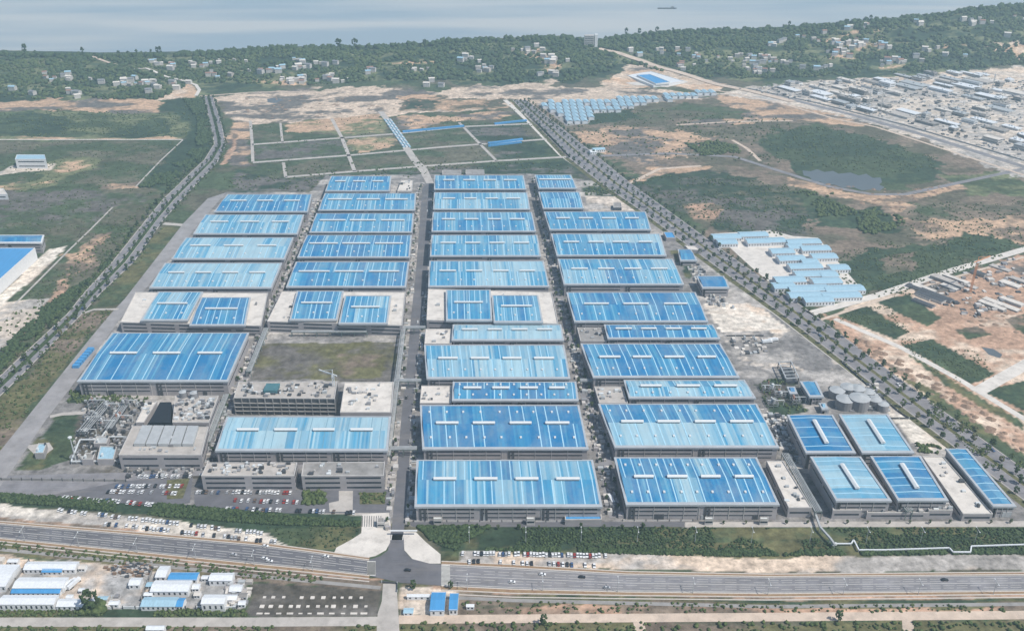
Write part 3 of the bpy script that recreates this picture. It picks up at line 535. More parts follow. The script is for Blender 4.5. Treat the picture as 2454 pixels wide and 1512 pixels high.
# ------------------------------------------------------------------ factory halls
def quad_world(BLp, BRp, FRp, FLp, h):
    NW = W(*BLp, h); NE = W(*BRp, h); SE = W(*FRp, h); SW = W(*FLp, h)
    return SW, SE, NE, NW
def hall(label, yb, xb0, xb1, yf, xf0, xf1, h=14.5, pale=0.3, vents=3, hatch=1, strips=14, seed=0, pil=2, seam=False, ns=False, group='blue roofed factory halls', name='factory_hall', rise=2.2, profile=None, base=None, ventlen=.62, zbase=0.0, trim='trim', ventpos=None):
    rnd = random.Random(seed * 77 + 5)
    if ns: rise = .9
    SW, SE, NE, NW = quad_world((xb0, yb), (xb1, yb), (xf1, yf), (xf0, yf), h)
    c = (SW + SE + NE + NW) / 4
    root = empty(name, (c.x, c.y, zbase), label, 'factory', group)
    O = Vector((c.x, c.y, zbase)); h -= zbase
    q = [Vector((p.x - O.x, p.y - O.y, 0)) for p in (SW, SE, NE, NW)]
    def B(u, v): return (q[0] * (1 - u) + q[1] * u) * (1 - v) + (q[3] * (1 - u) + q[2] * u) * v
    LU = (q[1] - q[0]).length; LV = (q[3] - q[0]).length
    # walls
    mb = MB(); i0 = 1.0
    w = [B(i0 / LU, i0 / LV), B(1 - i0 / LU, i0 / LV), B(1 - i0 / LU, 1 - i0 / LV), B(i0 / LU, 1 - i0 / LV)]
    mb.prism(w, 0, h - 1.2); mb.build('wall', M['wall'], root)
    def onwall(a, b, t0, t1, z0, z1, d, nm, m, lab=None):
        p = w[a] + (w[b] - w[a]) * t0; r = w[a] + (w[b] - w[a]) * t1; n = (w[b] - w[a]).normalized(); n = Vector((n.y, -n.x, 0))
        mb = MB(); mb.prism([p - n * .05, p + n * d, r + n * d, r - n * .05][::-1] if False else [p + n * d, r + n * d, r - n * .05, p - n * .05], z0, z1, 0, None, True); mb.build(nm, M[m], root)
    npil = max(1, round(LU / 55))
    for a, b, full in ((0, 1, True), (3, 0, False), (1, 2, False)):
        L = (w[b] - w[a]).length
        if a == 3 and c.x < -60: continue
        if a == 1 and c.x > 60: continue
        n = npil if full else 2
        for k in range(n):
            t0 = (k + 0.06) / n; t1 = (k + 0.94) / n
            for z0, z1 in (((h - 3.6, h - 2.4), (h - 7.2, h - 6.2), (h - 11, h - 10.2)) if full else ((h - 7.2, h - 6.0),)):
                if z0 > 0.5: onwall(a, b, t0, t1, z0, z1, .18, 'window_band', 'glass')
            if full and pil:
                for s in ((.0,) if pil == 1 else (-.012, .012)):
                    tt = k / n + .03 + s
                    onwall(a, b, tt, tt + 1.6 / L, .3, h - 1.6, .5, 'pilaster', 'dark')
    if O.y < 900 and zbase == 0:
        L = (w[1] - w[0]).length; n = max(1, int(L / 34))
        for k in range(n):
            t = (k + .5) / n + rnd.uniform(-.1, .1) / n; wd = rnd.choice([4, 5, 7]); onwall(0, 1, t, t + wd / L, .1, rnd.choice([4, 5]), .25, 'loading_door', rnd.choice(['dark', 'wall_light', 'steel', 'dark']))
        for k in range(n * 3):
            t = (k + .8) / (n * 3 + 1); onwall(0, 1, t, t + .35 / L, .1, h - 1.4, .35, 'downpipe', 'wall_light')
    # cornice ring
    def ring(u0, v0, u1, v1, z0, z1, m, nm):
        mb = MB(); o_ = [B(0, 0), B(1, 0), B(1, 1), B(0, 1)]; n_ = [B(u0, v0), B(1 - u1, v0), B(1 - u1, 1 - v1), B(u0, 1 - v1)]
        for k in range(4):
            j = (k + 1) % 4; a, b, e, d = o_[k], o_[j], n_[j], n_[k]
            mb.face([(a.x, a.y, z1), (b.x, b.y, z1), (e.x, e.y, z1), (d.x, d.y, z1)])
            mb.face([(a.x, a.y, z0), (b.x, b.y, z0), (b.x, b.y, z1), (a.x, a.y, z1)])
            mb.face([(d.x, d.y, z1), (e.x, e.y, z1), (e.x, e.y, z1 - .8), (d.x, d.y, z1 - .8)])
            mb.face([(a.x, a.y, z0), (b.x, b.y, z0), (e.x, e.y, z0), (d.x, d.y, z0)][::-1])
        mb.build(nm, m, root)
    su, sv = 1.8 / LU, 3.2 / LV; nv = 1.2 / LV
    ring(su, sv, su, nv, h - 1.6, h, M[trim], 'cornice')
    # roof sheets with their own weathering
    deep = (0.016, 0.185, 0.41); mid = (0.075, 0.325, 0.52); pl = (0.37, 0.56, 0.645)
    def col(t):
        t = min(1, max(0, t)); a, b, s = (deep, mid, t * 2) if t < .5 else (mid, pl, t * 2 - 1)
        return tuple(x + (y - x) * s for x, y in zip(a, b))
    mb = MB(); U0, U1, V0, V1 = su, 1 - su, sv, 1 - nv; zr = h - .5
    if not ns:
        n = max(8, int(LU / 1.7)); VM = (V0 + V1) / 2
        for side in (0, 1):
            t = pale; blk = 0
            for k in range(n):
                if blk <= 0:
                    blk = rnd.randint(2, 12); t = pale + rnd.uniform(-.32, .32) * (1.0 if 0.1 < pale < .9 else .5)
                    if profile: t = profile(k / n, side, rnd)
                blk -= 1; tt = t + rnd.uniform(-.20, .20)
                if rnd.random() < .15: tt += rnd.choice([.35, -.2])
                a, b = U0 + (U1 - U0) * k / n, U0 + (U1 - U0) * (k + 1) / n
                va, vb, za, zb = (V0, VM, zr, zr + rise) if side == 0 else (VM, V1, zr + rise, zr)
                pts = [(*B(a, va)[:2], za), (*B(b, va)[:2], za), (*B(b, vb)[:2], zb), (*B(a, vb)[:2], zb)]
                mb.face(pts, 0, col(tt))
        for u in (U0, U1):
            a, b, m_ = B(u, V0), B(u, V1), B(u, VM); mb.face([(a.x, a.y, zr), (b.x, b.y, zr), (m_.x, m_.y, zr + rise)], 0, mid)
    else:
        n = max(6, int(LV / 2.2)); UM = .5
        for side in (0, 1):
            t = pale; blk = 0
            for k in range(n):
                if blk <= 0: blk = rnd.randint(2, 8); t = pale + rnd.uniform(-.25, .25)
                blk -= 1; tt = t + rnd.uniform(-.07, .07); a, b = V0 + (V1 - V0) * k / n, V0 + (V1 - V0) * (k + 1) / n
                ua, ub, za, zb = (U0, UM, zr, zr + rise) if side == 0 else (UM, U1, zr + rise, zr)
                mb.face([(*B(ua, a)[:2], za), (*B(ub, a)[:2], zb), (*B(ub, b)[:2], zb), (*B(ua, b)[:2], za)], 0, col(tt))
        for v in (V0, V1):
            a, b, m_ = B(U0, v), B(U1, v), B(.5, v); mb.face([(a.x, a.y, zr), (b.x, b.y, zr), (m_.x, m_.y, zr + rise)], 0, mid)
    mb.build('roof', M['roof'], root)
    # translucent strips / seams
    sm = M['seam'] if seam else M['sky_strip']
    for k in range(strips):
        t = (k + rnd.uniform(.3, .7)) / strips; e = (0.9 if not seam else .5)
        mb = MB()
        if not ns:
            u0 = U0 + (U1 - U0) * t; u1 = u0 + e / LU; VM = (V0 + V1) / 2
            A = [(V0, zr + .08), (VM, zr + rise + .08), (V1, zr + .08)]
            for (va, za), (vb, zb) in zip(A[:-1], A[1:]):
                if seam or rnd.random() < .8: mb.face([(*B(u0, va)[:2], za), (*B(u1, va)[:2], za), (*B(u1, vb)[:2], zb), (*B(u0, vb)[:2], zb)])
        else:
            v0 = V0 + (V1 - V0) * t; v1 = v0 + e / LV
            A = [(U0, zr + .08), (.5, zr + rise + .08), (U1, zr + .08)]
            for (ua, za), (ub, zb) in zip(A[:-1], A[1:]): mb.face([(*B(ua, v0)[:2], za), (*B(ub, v0)[:2], zb), (*B(ub, v1)[:2], zb), (*B(ua, v1)[:2], za)])
        if mb.f: mb.build('roof_seam' if seam else 'skylight_strip', sm, root)
    # ridge vents
    def vent(cu, cv, lu, wv, alongv=False):
        wv = wv if O.y < 800 else wv * .62
        mb = MB()
        if not alongv:
            p = [B(cu - lu / 2, cv - wv / LV / 2), B(cu + lu / 2, cv - wv / LV / 2), B(cu + lu / 2, cv + wv / LV / 2), B(cu - lu / 2, cv + wv / LV / 2)]
        else:
            p = [B(cu - wv / LU / 2, cv - lu / 2), B(cu + wv / LU / 2, cv - lu / 2), B(cu + wv / LU / 2, cv + lu / 2), B(cu - wv / LU / 2, cv + lu / 2)]
        z = zr + rise - .4; cc = sum(p, Vector()) / 4
        mb.prism([cc + (x - cc) * .93 for x in p], z, z + 1.2, 1)
        a, b, d, e = p; zt = z + 1.2
        mb.prism(p, zt, zt + .9, 0, None, True)
        if not alongv: m1, m2 = (a + e) / 2, (b + d) / 2; F = [[a, b, m2, m1], [m1, m2, d, e]]
        else: m1, m2 = (a + b) / 2, (e + d) / 2; F = [[a, m1, m2, e], [m1, b, d, m2]]
        for f in F: mb.face([(x.x, x.y, zt + .95 + (.7 if x in (m1, m2) else 0)) for x in f])
        mb.build('ridge_vent', [M['vent'], M['dark']], root)
    for k in range(vents):
        t = (k + .5) / vents if not ventpos else ventpos[k]
        if not ns: vent(.05 + .9 * t, (V0 + V1) / 2, .9 / vents * ventlen * rnd.uniform(.9, 1.06), 2.9)
        else: vent(.5, .5, ventlen, 3.6, True)
    if hatch:
        hm = MB(); hm.box(-.8, .8, -1.2, 1.2, 0, .8); me = hm.mesh('roof_hatch', M['vent'])
        nh = max(2, vents * 2 + 1) if hatch else 0
        for row in ([.2] if hatch == 1 else [.2, .82]):
            for k in range(nh):
                u = U0 + (U1 - U0) * (k + .4 + rnd.uniform(-.06, .06)) / nh; v = V0 + (V1 - V0) * row
                p = B(u, v); link('roof_hatch', me, root, (p.x, p.y, zr + rise * (row if row < .5 else 1 - row) * 2 + .1))
    return root, B, LU, LV, h
def p_c4r8(u, s, r): return (.92 if u < .62 else r.choice([.1, .8])) if s == 0 else (.12 if u < .45 else r.choice([.1, .6]))
def p_c4r4(u, s, r): return (r.choice([.3, .5, .25]) if u < .62 else r.choice([.9, .2])) if s == 0 else (.35 if u < .28 else .95)
def p_c3r9(u, s, r): return r.choice([.15, .65, .35, .75])
def p_c4r5(u, s, r): return (.75 if u < .35 else .05 if u < .6 else .6) if s == 0 else (r.choice([.3, .55]) if u < .6 else r.choice([.8, .25]))
def p_c3r5(u, s, r): return .45 if u < .35 else r.choice([.9, .55, .98])
HALLS = [
 # first column from the left
 ('farthest hall of the leftmost column, mid blue roof with three thin vents', 465.5, 545, 748, 508, 512, 738, dict(pale=.2, vents=3)),
 ('second farthest hall of the leftmost column, soft blue roof', 514, 492, 729, 561, 462, 713, dict(pale=.62, vents=3)),
 ('pale blue hall third from the back of the leftmost column', 569, 445, 704, 621, 410, 682, dict(pale=.82, vents=3)),
 ('palest wide hall fourth from the back of the leftmost column', 630, 395, 676, 690, 357, 651, dict(pale=.85, vents=4)),
 ('large deep blue hall with three white vents, left of the empty lawn', 797, 268, 597, 914, 184, 546, dict(h=15.5, pale=.12, vents=3, hatch=0, strips=13)),
 # second
 ('shortest farthest hall of the second column beside the small depot', 422, 793, 938, 458, 779, 934, dict(pale=.25, vents=3)),
 ('greyish blue hall second from the back of the second column', 463, 778, 997, 504, 762, 995, dict(pale=.4, vents=3, ventlen=.85)),
 ('dusty dark blue hall third from the back of the second column', 511, 758, 992, 557, 741, 988, dict(pale=.3, vents=3, ventlen=.85)),
 ('deep blue hall with many roof strips fourth from the back of the second column', 563, 735, 987, 617, 712, 982, dict(pale=.12, vents=3, strips=16, ventlen=.85)),
 ('bright blue hall fifth from the back of the second column', 627, 709, 981, 688, 685, 973, dict(pale=.22, vents=3, strips=15, ventlen=.85)),
 ('very pale blue hall with dark seams behind the two office blocks', 997, 543, 937, 1080, 515, 929, dict(pale=.86, vents=4, hatch=0, strips=14, seam=True)),
 # third
 ('farthest hall of the third column just right of the entry road', 420, 1041, 1255, 454, 1040, 1262, dict(pale=.35, vents=4)),
 ('greyed patchy hall second from the back of the third column', 461, 1040, 1264, 502, 1038, 1271, dict(pale=.62, vents=4)),
 ('blue hall third from the back of the third column', 508, 1037, 1275, 555, 1034, 1285, dict(pale=.35, vents=4)),
 ('slate blue hall fourth from the back of the third column', 563, 1034, 1288, 614, 1030, 1297, dict(pale=.5, vents=4)),
 ('hall with glaring whitish right half fifth from the back of the third column', 625, 1029, 1303, 687, 1026, 1317, dict(pale=.7, vents=4, profile=p_c3r5)),
 ('whitish narrow hall between the stepped building and the pale blue hall', 777, 1085, 1345, 816, 1082, 1352, dict(h=12, pale=.98, vents=4, hatch=0, strips=4)),
 ('light blue hall beside the lawn with four vents', 826, 1016, 1352, 907, 1022, 1367, dict(pale=.68, vents=4)),
 ('narrow deep blue hall behind the big strong blue hall', 914, 1085, 1381, 960, 1083, 1387, dict(h=13, pale=.15, vents=4, hatch=2)),
 ('strong blue hall with two rows of hatches, third column', 970, 1006, 1388, 1076, 1012, 1411, dict(pale=.05, vents=4, hatch=2, strips=12)),
 ('front hall right of the gate road with streaky blue roof', 1101, 998, 1421, 1214, 993, 1444, dict(pale=.4, vents=4, hatch=0, strips=18, profile=p_c3r9, ventlen=.6)),
 # fourth
 ('smallest farthest hall of the fourth column', 419, 1281, 1369, 452, 1290, 1383, dict(pale=.3, vents=1, ventlen=.9)),
 ('short hall without vents second from the back of the fourth column', 460, 1290, 1389, 500, 1301, 1400, dict(pale=.25, vents=0, hatch=1)),
 ('blue hall third from the back of the fourth column beside the sandy yard', 507, 1303, 1548, 551, 1317, 1561, dict(pale=.28, vents=4)),
 ('hall with white far right corner fourth from the back of the fourth column', 560, 1320, 1582, 613, 1334, 1598, dict(pale=.5, vents=4, profile=p_c4r4)),
 ('patchy hall with a dark blue middle fifth from the back of the fourth column', 620, 1336, 1612, 682, 1351, 1640, dict(pale=.4, vents=4, profile=p_c4r5)),
 ('deep blue hall sixth from the back of the fourth column beside the white yard', 700, 1357, 1667, 771, 1376, 1698, dict(pale=.13, vents=3, strips=16)),
 ('narrow deep blue hall beside the striped car park', 777, 1447, 1709, 812, 1456, 1727, dict(h=12.5, pale=.12, vents=4, hatch=0)),
 ('plain strong blue hall right of the alley with eight square hatches', 823, 1391, 1727, 904, 1421, 1773, dict(pale=.12, vents=4, strips=18)),
 ('narrow whitish blue hall beside the pipe garden', 910, 1494, 1785, 954, 1507, 1812, dict(h=13, pale=.7, vents=3, hatch=1)),
 ('hall with washed out near slope and blue far slope', 967, 1433, 1814, 1072, 1473, 1868, dict(pale=.5, vents=4, hatch=2, profile=p_c4r8)),
 ('front hall of the fourth column with striped blue and pale roof', 1095, 1471, 1814, 1209, 1500, 1869, dict(pale=.35, vents=4, hatch=2, strips=16, profile=lambda u, s, r: r.choice([.05, .05, .15, .85]))),
 # southeast cluster
 ('deep blue square hall behind the tanks path', 993, 1886, 1996, 1085, 1931, 2052, dict(h=16, pale=.05, vents=1, hatch=0, strips=4, ns=True, ventlen=.6)),
 ('pale blue square hall in front of the round tanks', 992, 2010, 2128, 1085, 2066, 2192, dict(h=16, pale=.8, vents=1, hatch=0, strips=4, ns=True, ventlen=.6)),
 ('pale blue hall with the low white annex in the front right cluster', 1093, 1941, 2063, 1200, 2004, 2138, dict(h=16, pale=.75, vents=1, hatch=0, strips=5, ns=True, ventlen=.55)),
 ('strong blue hall between the pale hall and the long concrete roof', 1092, 2085, 2207, 1199, 2152, 2274, dict(h=16, pale=.1, vents=1, hatch=0, strips=5, ns=True, ventlen=.55)),
 ('long narrow blue hall at the far right front corner', 1074, 2265, 2318, 1213, 2380, 2437, dict(h=11, pale=.3, vents=0, hatch=0, strips=7, ns=True)),
 # side buildings
 ('small bright blue hall beside the east path', 597, 1624, 1656, 625, 1630, 1672, dict(h=7, pale=.1, vents=0, hatch=0, strips=0, group='small blue roofed sheds')),
 ('bright blue roofed depot between the halls and the east avenue', 661, 1668, 1735, 690, 1683, 1749, dict(h=11, pale=.02, vents=0, hatch=0, strips=0, group='small blue roofed sheds')),
 ('tilted blue shed beside the lattice frame yard', 913, 1916, 1957, 951, 1940, 1975, dict(h=9, pale=.1, vents=0, hatch=0, strips=0, ns=True, group='small blue roofed sheds')),
 ('small blue kiosk roof in the pipe garden', 926, 1885, 1905, 943, 1893, 1912, dict(h=6, pale=.1, vents=0, hatch=0, strips=0, group='small blue roofed sheds')),
 ('small pale blue pump house near the deep blue square hall', 965, 1962, 1978, 981, 1970, 1986, dict(h=5, pale=.6, vents=0, hatch=0, strips=0, group='small blue roofed sheds')),
 ('blue half hall cut by the left edge above its larger blue neighbour', 563, -60, 106, 582, -70, 100, dict(h=14, pale=.1, vents=0, hatch=0, strips=0, group='small blue roofed sheds', trim='wall_white')),
]
for i, (lb, yb, a, b, yf, c_, d, kw) in enumerate(HALLS):
    hall(lb, yb, a, b, yf, c_, d, seed=i, **kw)

# slab: generic flat building with roof kit
def slab(name, label, cat, BLp, BRp, FRp, FLp, h, wall='wall', roof='concrete', rows=2, group=None, parapet=.8, clutter=0, z0=0.0, win=True, seed=1):
    rnd = random.Random(seed)
    SW, SE, NE, NW = quad_world(BLp, BRp, FRp, FLp, h); c = (SW + SE + NE + NW) / 4; O = Vector((c.x, c.y, z0))
    root = empty(name, O, label, cat, group); hh = h - z0
    q = [Vector((p.x - O.x, p.y - O.y, 0)) for p in (SW, SE, NE, NW)]
    mb = MB(); mb.prism(q, 0, hh - .6); mb.build('wall', M[wall], root)
    def B(u, v): return (q[0] * (1 - u) + q[1] * u) * (1 - v) + (q[3] * (1 - u) + q[2] * u) * v
    LU = max(1, (q[1] - q[0]).length); LV = max(1, (q[3] - q[0]).length); e = min(.6, LU * .1, LV * .1)
    mb = MB(); mb.face([(*B(*uv)[:2], hh - .55) for uv in ((e / LU, e / LV), (1 - e / LU, e / LV), (1 - e / LU, 1 - e / LV), (e / LU, 1 - e / LV))]); mb.build('roof', M[roof], root)
    mb = MB(); o_ = [B(0, 0), B(1, 0), B(1, 1), B(0, 1)]; n_ = [B(e / LU, e / LV), B(1 - e / LU, e / LV), B(1 - e / LU, 1 - e / LV), B(e / LU, 1 - e / LV)]
    for k in range(4):
        j = (k + 1) % 4; a, b, d, f = o_[k], o_[j], n_[j], n_[k]; za, zb = hh - .6, hh + parapet - .6
        mb.face([(a.x, a.y, zb), (b.x, b.y, zb), (d.x, d.y, zb), (f.x, f.y, zb)]); mb.face([(a.x, a.y, za), (b.x, b.y, za), (b.x, b.y, zb), (a.x, a.y, zb)])
        mb.face([(f.x, f.y, zb), (d.x, d.y, zb), (d.x, d.y, za), (f.x, f.y, za)])
    mb.build('parapet', M['wall_light' if wall != 'wall_white' else 'wall_white'], root)
    if win and rows:
        for a, b in ((0, 1), (3, 0) if c.x > 0 else (1, 2)):
            A, D = q[a], q[b]; n = (D - A).normalized(); n = Vector((n.y, -n.x, 0)); L = (D - A).length
            for r in range(rows):
                z = hh * (r + .45) / (rows + .1); ns_ = max(1, int(L / 28))
                for s in range(ns_):
                    p = A.lerp(D, (s + .08) / ns_); t = A.lerp(D, (s + .92) / ns_); mb = MB()
                    mb.prism([p + n * .15, t + n * .15, t - n * .05, p - n * .05], z, z + min(1.5, hh / (rows + 1) * .45), 0, None, True); mb.build('window_band', M['glass'], root)
    for k in range(clutter):
        u, v = rnd.uniform(.06, .94), rnd.uniform(.1, .9); p = B(u, v); sx, sy, sz = rnd.uniform(1, 4), rnd.uniform(1, 3), rnd.uniform(.8, 2.6)
        mb = MB(); mb.box(-sx / 2, sx / 2, -sy / 2, sy / 2, 0, sz); mb.build('roof_unit', M[rnd.choice(['steel', 'wall_light', 'dark', 'vent', 'tank'])], root, (p.x, p.y, hh - .5))
    return root, B, hh
S = slab
# stepped buildings: a grey podium with two blue roof blocks
S('podium_building', 'leftmost stepped building podium with sandy roof under two blue roof blocks', 'factory', (325, 700), (642, 702), (626, 781), (288, 772), 12.5, rows=3, roof='concrete_white', clutter=14, seed=3)
S('podium_building', 'second stepped building podium facing the empty lawn', 'factory', (676, 698), (972, 700), (964, 780), (640, 770), 12.5, rows=3, roof='concrete_white', clutter=26, seed=4)
S('podium_building', 'third stepped building podium right of the main road', 'factory', (1026, 692), (1322, 700), (1338, 776), (1022, 767), 12.5, rows=2, roof='concrete_white', clutter=16, seed=5)
for lb, yb, a, b, yf, c_, d, pl in (('pale streaked left roof block on the leftmost stepped building', 699, 379, 487, 768, 336, 450, .6), ('deep blue right roof block on the leftmost stepped building', 712, 482, 601, 780, 453, 588, .08),
    ('left blue roof block on the second stepped building', 697, 711, 824, 767, 693, 808, .3), ('bright streaked right roof block on the second stepped building', 708, 826, 938, 776, 811, 929, .55),
    ('left light blue roof block on the third stepped building', 694, 1068, 1176, 768, 1069, 1180, .5), ('right mid blue roof block on the third stepped building', 707, 1178, 1290, 772, 1183, 1302, .35)):
    hall(lb, yb, a, b, yf, c_, d, h=15.5, pale=pl, vents=1, hatch=1, strips=7, seed=int(a), ventlen=.72, name='roof_block', group='blue roof blocks on stepped buildings', zbase=12.3, rise=1.6, pil=0)
S('flat_annex', 'beige flat annex left of the whitish narrow hall', 'annex', (1020, 788), (1084, 788), (1082, 824), (1017, 824), 9, roof='concrete_white', rows=1, clutter=8, seed=6)
S('flat_annex', 'beige flat annex left of the narrow deep blue hall', 'annex', (1010, 924), (1084, 924), (1082, 966), (1006, 966), 9, roof='concrete_white', rows=1, clutter=10, seed=7)
S('flat_annex', 'grey flat annex across the alley from the whitish hall', 'annex', (1383, 785), (1446, 785), (1455, 817), (1391, 817), 9, roof='concrete_grey', rows=1, clutter=10, seed=8)
S('flat_annex', 'brownish flat annex left of the whitish blue narrow hall', 'annex', (1424, 926), (1492, 926), (1505, 966), (1436, 966), 9, roof='concrete', rows=1, clutter=14, seed=9)
S('office_block', 'long grey office block with cluttered roof behind the car park', 'office', (497, 1108), (712, 1108), (705, 1140), (482, 1140), 14, rows=3, clutter=46, seed=10, roof='concrete')
S('office_block', 'plain roofed grey office block left of the main road', 'office', (727, 1108), (922, 1106), (920, 1139), (722, 1140), 14, rows=3, clutter=12, seed=11, roof='concrete_grey')
S('long_roof_building', 'long pale concrete roofed building left of the front right cluster', 'warehouse', (1837, 1104), (1876, 1104), (1946, 1216), (1890, 1216), 9, rows=1, roof='concrete_white', clutter=10, seed=12)
S('long_roof_building', 'long white concrete roof between the blue halls at far right', 'warehouse', (2210, 1093), (2260, 1093), (2380, 1231), (2308, 1231), 7, rows=1, roof='concrete_white', clutter=8, seed=13)
S('annex_block', 'low white annex below the pale blue cluster hall', 'annex', (1994, 1207), (2062, 1207), (2066, 1222), (1996, 1222), 8, wall='wall', roof='concrete_white', rows=1, seed=14)
S('annex_block', 'grey lean-to annex with pipes below the strong blue cluster hall', 'annex', (2214, 1192), (2266, 1192), (2284, 1222), (2226, 1222), 8, roof='concrete_grey', rows=1, clutter=24, seed=15)
S('annex_block', 'low grey front annex spanning the cluster gap', 'annex', (2075, 1212), (2222, 1212), (2226, 1228), (2078, 1228), 6, roof='concrete_grey', rows=1, clutter=16, seed=16)
# unfinished frame building and white slab
rt, B, hh = S('unfinished_building', 'unfinished dark building with exposed floors and scaffolding below the lawn', 'building', (572, 915), (808, 915), (802, 955), (560, 953), 17, wall='dark', roof='concrete', rows=0, clutter=70, seed=17)
for k in range(14):
    p = B(k / 13, 0); mb = MB(); mb.box(-.4, .4, -.4, .4, 0, hh); mb.build('column', M['concrete_grey'], rt, (p.x, p.y - .6, 0))
for z in (4, 8, 12):
    a, b = B(0, 0), B(1, 0); mb = MB(); mb.bar((a.x, a.y - .7, z), (b.x, b.y - .7, z), 1.6, .5); mb.build('floor_slab', M['concrete_grey'], rt)
p = W(652, 934, 17); mb = MB(); mb.box(-6, 6, -6, 6, 0, 3, 0); tag(mb.build('green_tank', mat('teal_netting', (0.06, 0.17, 0.2), .8), None, (p.x, p.y, 17.2)), 'teal netted water tank on the unfinished roof', 'tank')
p = W(838 - 0, 915, 0)
S('unfinished_roof', 'white unfinished flat roof building right of the scaffolded one', 'building', (826, 916), (944, 915), (938, 988), (815, 988), 12, roof='concrete_white', rows=1, clutter=26, seed=18)
# boiler/utility complex left
S('utility_block', 'tall cluttered utility block with roof tanks left of the scaffolded building', 'utility building', (420, 948), (524, 948), (500, 1012), (413, 1012), 14, roof='concrete', rows=2, clutter=90, seed=20)
S('utility_block', 'sandy utility wing left of the dark basin', 'utility building', (350, 962), (376, 962), (345, 1012), (325, 1012), 12, roof='concrete_white', rows=1, clutter=6, seed=21)
rt, B, hh = S('utility_block', 'wide grey utility building with panelled roof above the car park', 'utility building', (318, 1020), (500, 1022), (482, 1090), (284, 1090), 14, roof='concrete', rows=2, clutter=20, seed=22)
for k in range(5):
    u0, u1 = .14 + k * .15, .14 + k * .15 + .135
    mb = MB(); mb.prism([B(u0, .3), B(u1, .3), B(u1, .95), B(u0, .95)], hh - .5, hh + 2.2); mb.build('roof_panel', M['steel'], rt)
mb = MB(); P4 = [W(384, 966, 14.2), W(411, 966, 14.2), W(409, 1015, 14.2), W(358, 1015, 14.2)]
c = sum(P4, Vector()) / 4; mb.prism([Vector((p.x - c.x, p.y - c.y, 0)) for p in P4[::-1]], 0, 15.4); o = mb.build('basin', M['black'], None, (c.x, c.y, 0)); tag(o, 'black lined dark roof basin of the utility complex', 'basin')
for lb, q4, rf in (('pale blue roofed shed left of the panelled utility building', ((240, 1068), (280, 1070), (272, 1100), (232, 1100)), 'blue_pale'), ('small grey shed within the fenced substation', ((205, 1085), (228, 1085), (222, 1100), (195, 1100)), 'concrete_grey'),
                   ('grey pump house in the utility yard', ((232, 1045), (262, 1045), (255, 1062), (224, 1062)), 'steel'), ('small white hut on the triangular lawn', ((92, 1062), (112, 1062), (104, 1085), (82, 1085)), 'blue_pale')):
    S('shed', lb, 'shed', *q4, 6, roof=rf, rows=0, seed=2, clutter=2)
S('depot', 'small white depot at the far end of the second column', 'shed', (962, 432), (990, 432), (988, 458), (952, 458), 6, roof='concrete_white', rows=1, clutter=8, seed=24, wall='wall_light')
S('depot', 'left grey shed north of the third column', 'shed', (1060, 408), (1105, 408), (1105, 418), (1060, 418), 6, roof='concrete_grey', rows=1, seed=25)
S('depot', 'right grey shed north of the third column', 'shed', (1116, 407), (1160, 407), (1161, 417), (1116, 417), 6, roof='concrete_grey', rows=1, seed=26)
S('depot', 'brown kiosk on the sandy yard', 'shed', (1470, 486), (1488, 486), (1490, 497), (1470, 497), 5, roof='concrete_grey', wall='dark', rows=0, seed=27)
S('white_factory', 'white walled blue roofed factory cut by the left edge', 'factory', (-130, 594), (84, 594), (-40, 705), (-240, 705), 15, wall='wall_white', roof='blue', rows=0, seed=28)
S('white_house', 'solitary white house with blue roof on the left field', 'house', (40, 371), (107, 371), (110, 382), (36, 382), 15, wall='wall_white', roof='blue_pale', rows=2, seed=51)
S('white_house', 'pale building cut by the left edge below the solitary house', 'house', (-60, 452), (8, 452), (18, 466), (-60, 466), 8, wall='wall_white', roof='concrete_white', rows=1, seed=52)
S('shed', 'low white shed beside the small bright blue hall', 'shed', (1640, 588), (1668, 590), (1680, 600), (1650, 598), 5, roof='concrete_white', rows=0, seed=29)
S('shed', 'small blue shed at the corner of the east path', 'shed', (1590, 556), (1612, 556), (1620, 570), (1597, 570), 5, roof='blue', rows=0, seed=30)
# podiums and pads near entrance
S('gatehouse', 'small canopy gatehouse on the left forecourt', 'gatehouse', (904, 1240), (920, 1240), (921, 1252), (903, 1252), 5, roof='concrete_grey', rows=1, wall='wall_light', seed=31)
S('gate_canopy', 'thin white gate beam across the main road', 'gate', (935, 1268), (1000, 1268), (1000, 1271), (935, 1271), 5, z0=4.2, roof='vent', wall='wall_white', rows=0, seed=32, win=False, parapet=.2)
S('entrance_canopy', 'blue canopy in front of the right end of the first front hall', 'canopy', (1353, 1232), (1441, 1232), (1442, 1244), (1354, 1245), 5, roof='blue', rows=0, seed=33, wall='wall')
for k, (x, lb) in enumerate(((1047, 'left white loading porch of the front hall by the gate road'), (1270, 'right white loading porch of the front hall by the gate road'), (1698, 'loading porch in the middle of the fourth column front hall'), (1830, 'loading porch at the right end of the fourth column front hall'))):
    S('porch', lb, 'porch', (x - 8, 1238), (x + 12, 1238), (x + 12, 1243), (x - 8, 1243), 6, roof='vent', wall='wall_light', rows=1, seed=40 + k)
# plaza before the plain office
sheet('plaza', [(812, 1176), (846, 1176), (845, 1226), (790, 1226), (788, 1205), (812, 1200)], 0.16, M['concrete'], 'paved plaza before the plain roofed office block')
sheet('lawn', [(728, 1178), (780, 1178), (778, 1208), (724, 1208)], 0.17, M['leaf_dark'], 'shrub filled lawn left of the plaza')
sheet('lawn', [(862, 1180), (925, 1180), (922, 1208), (862, 1208)], 0.17, M['leaf_olive'], 'olive lawn right of the plaza')

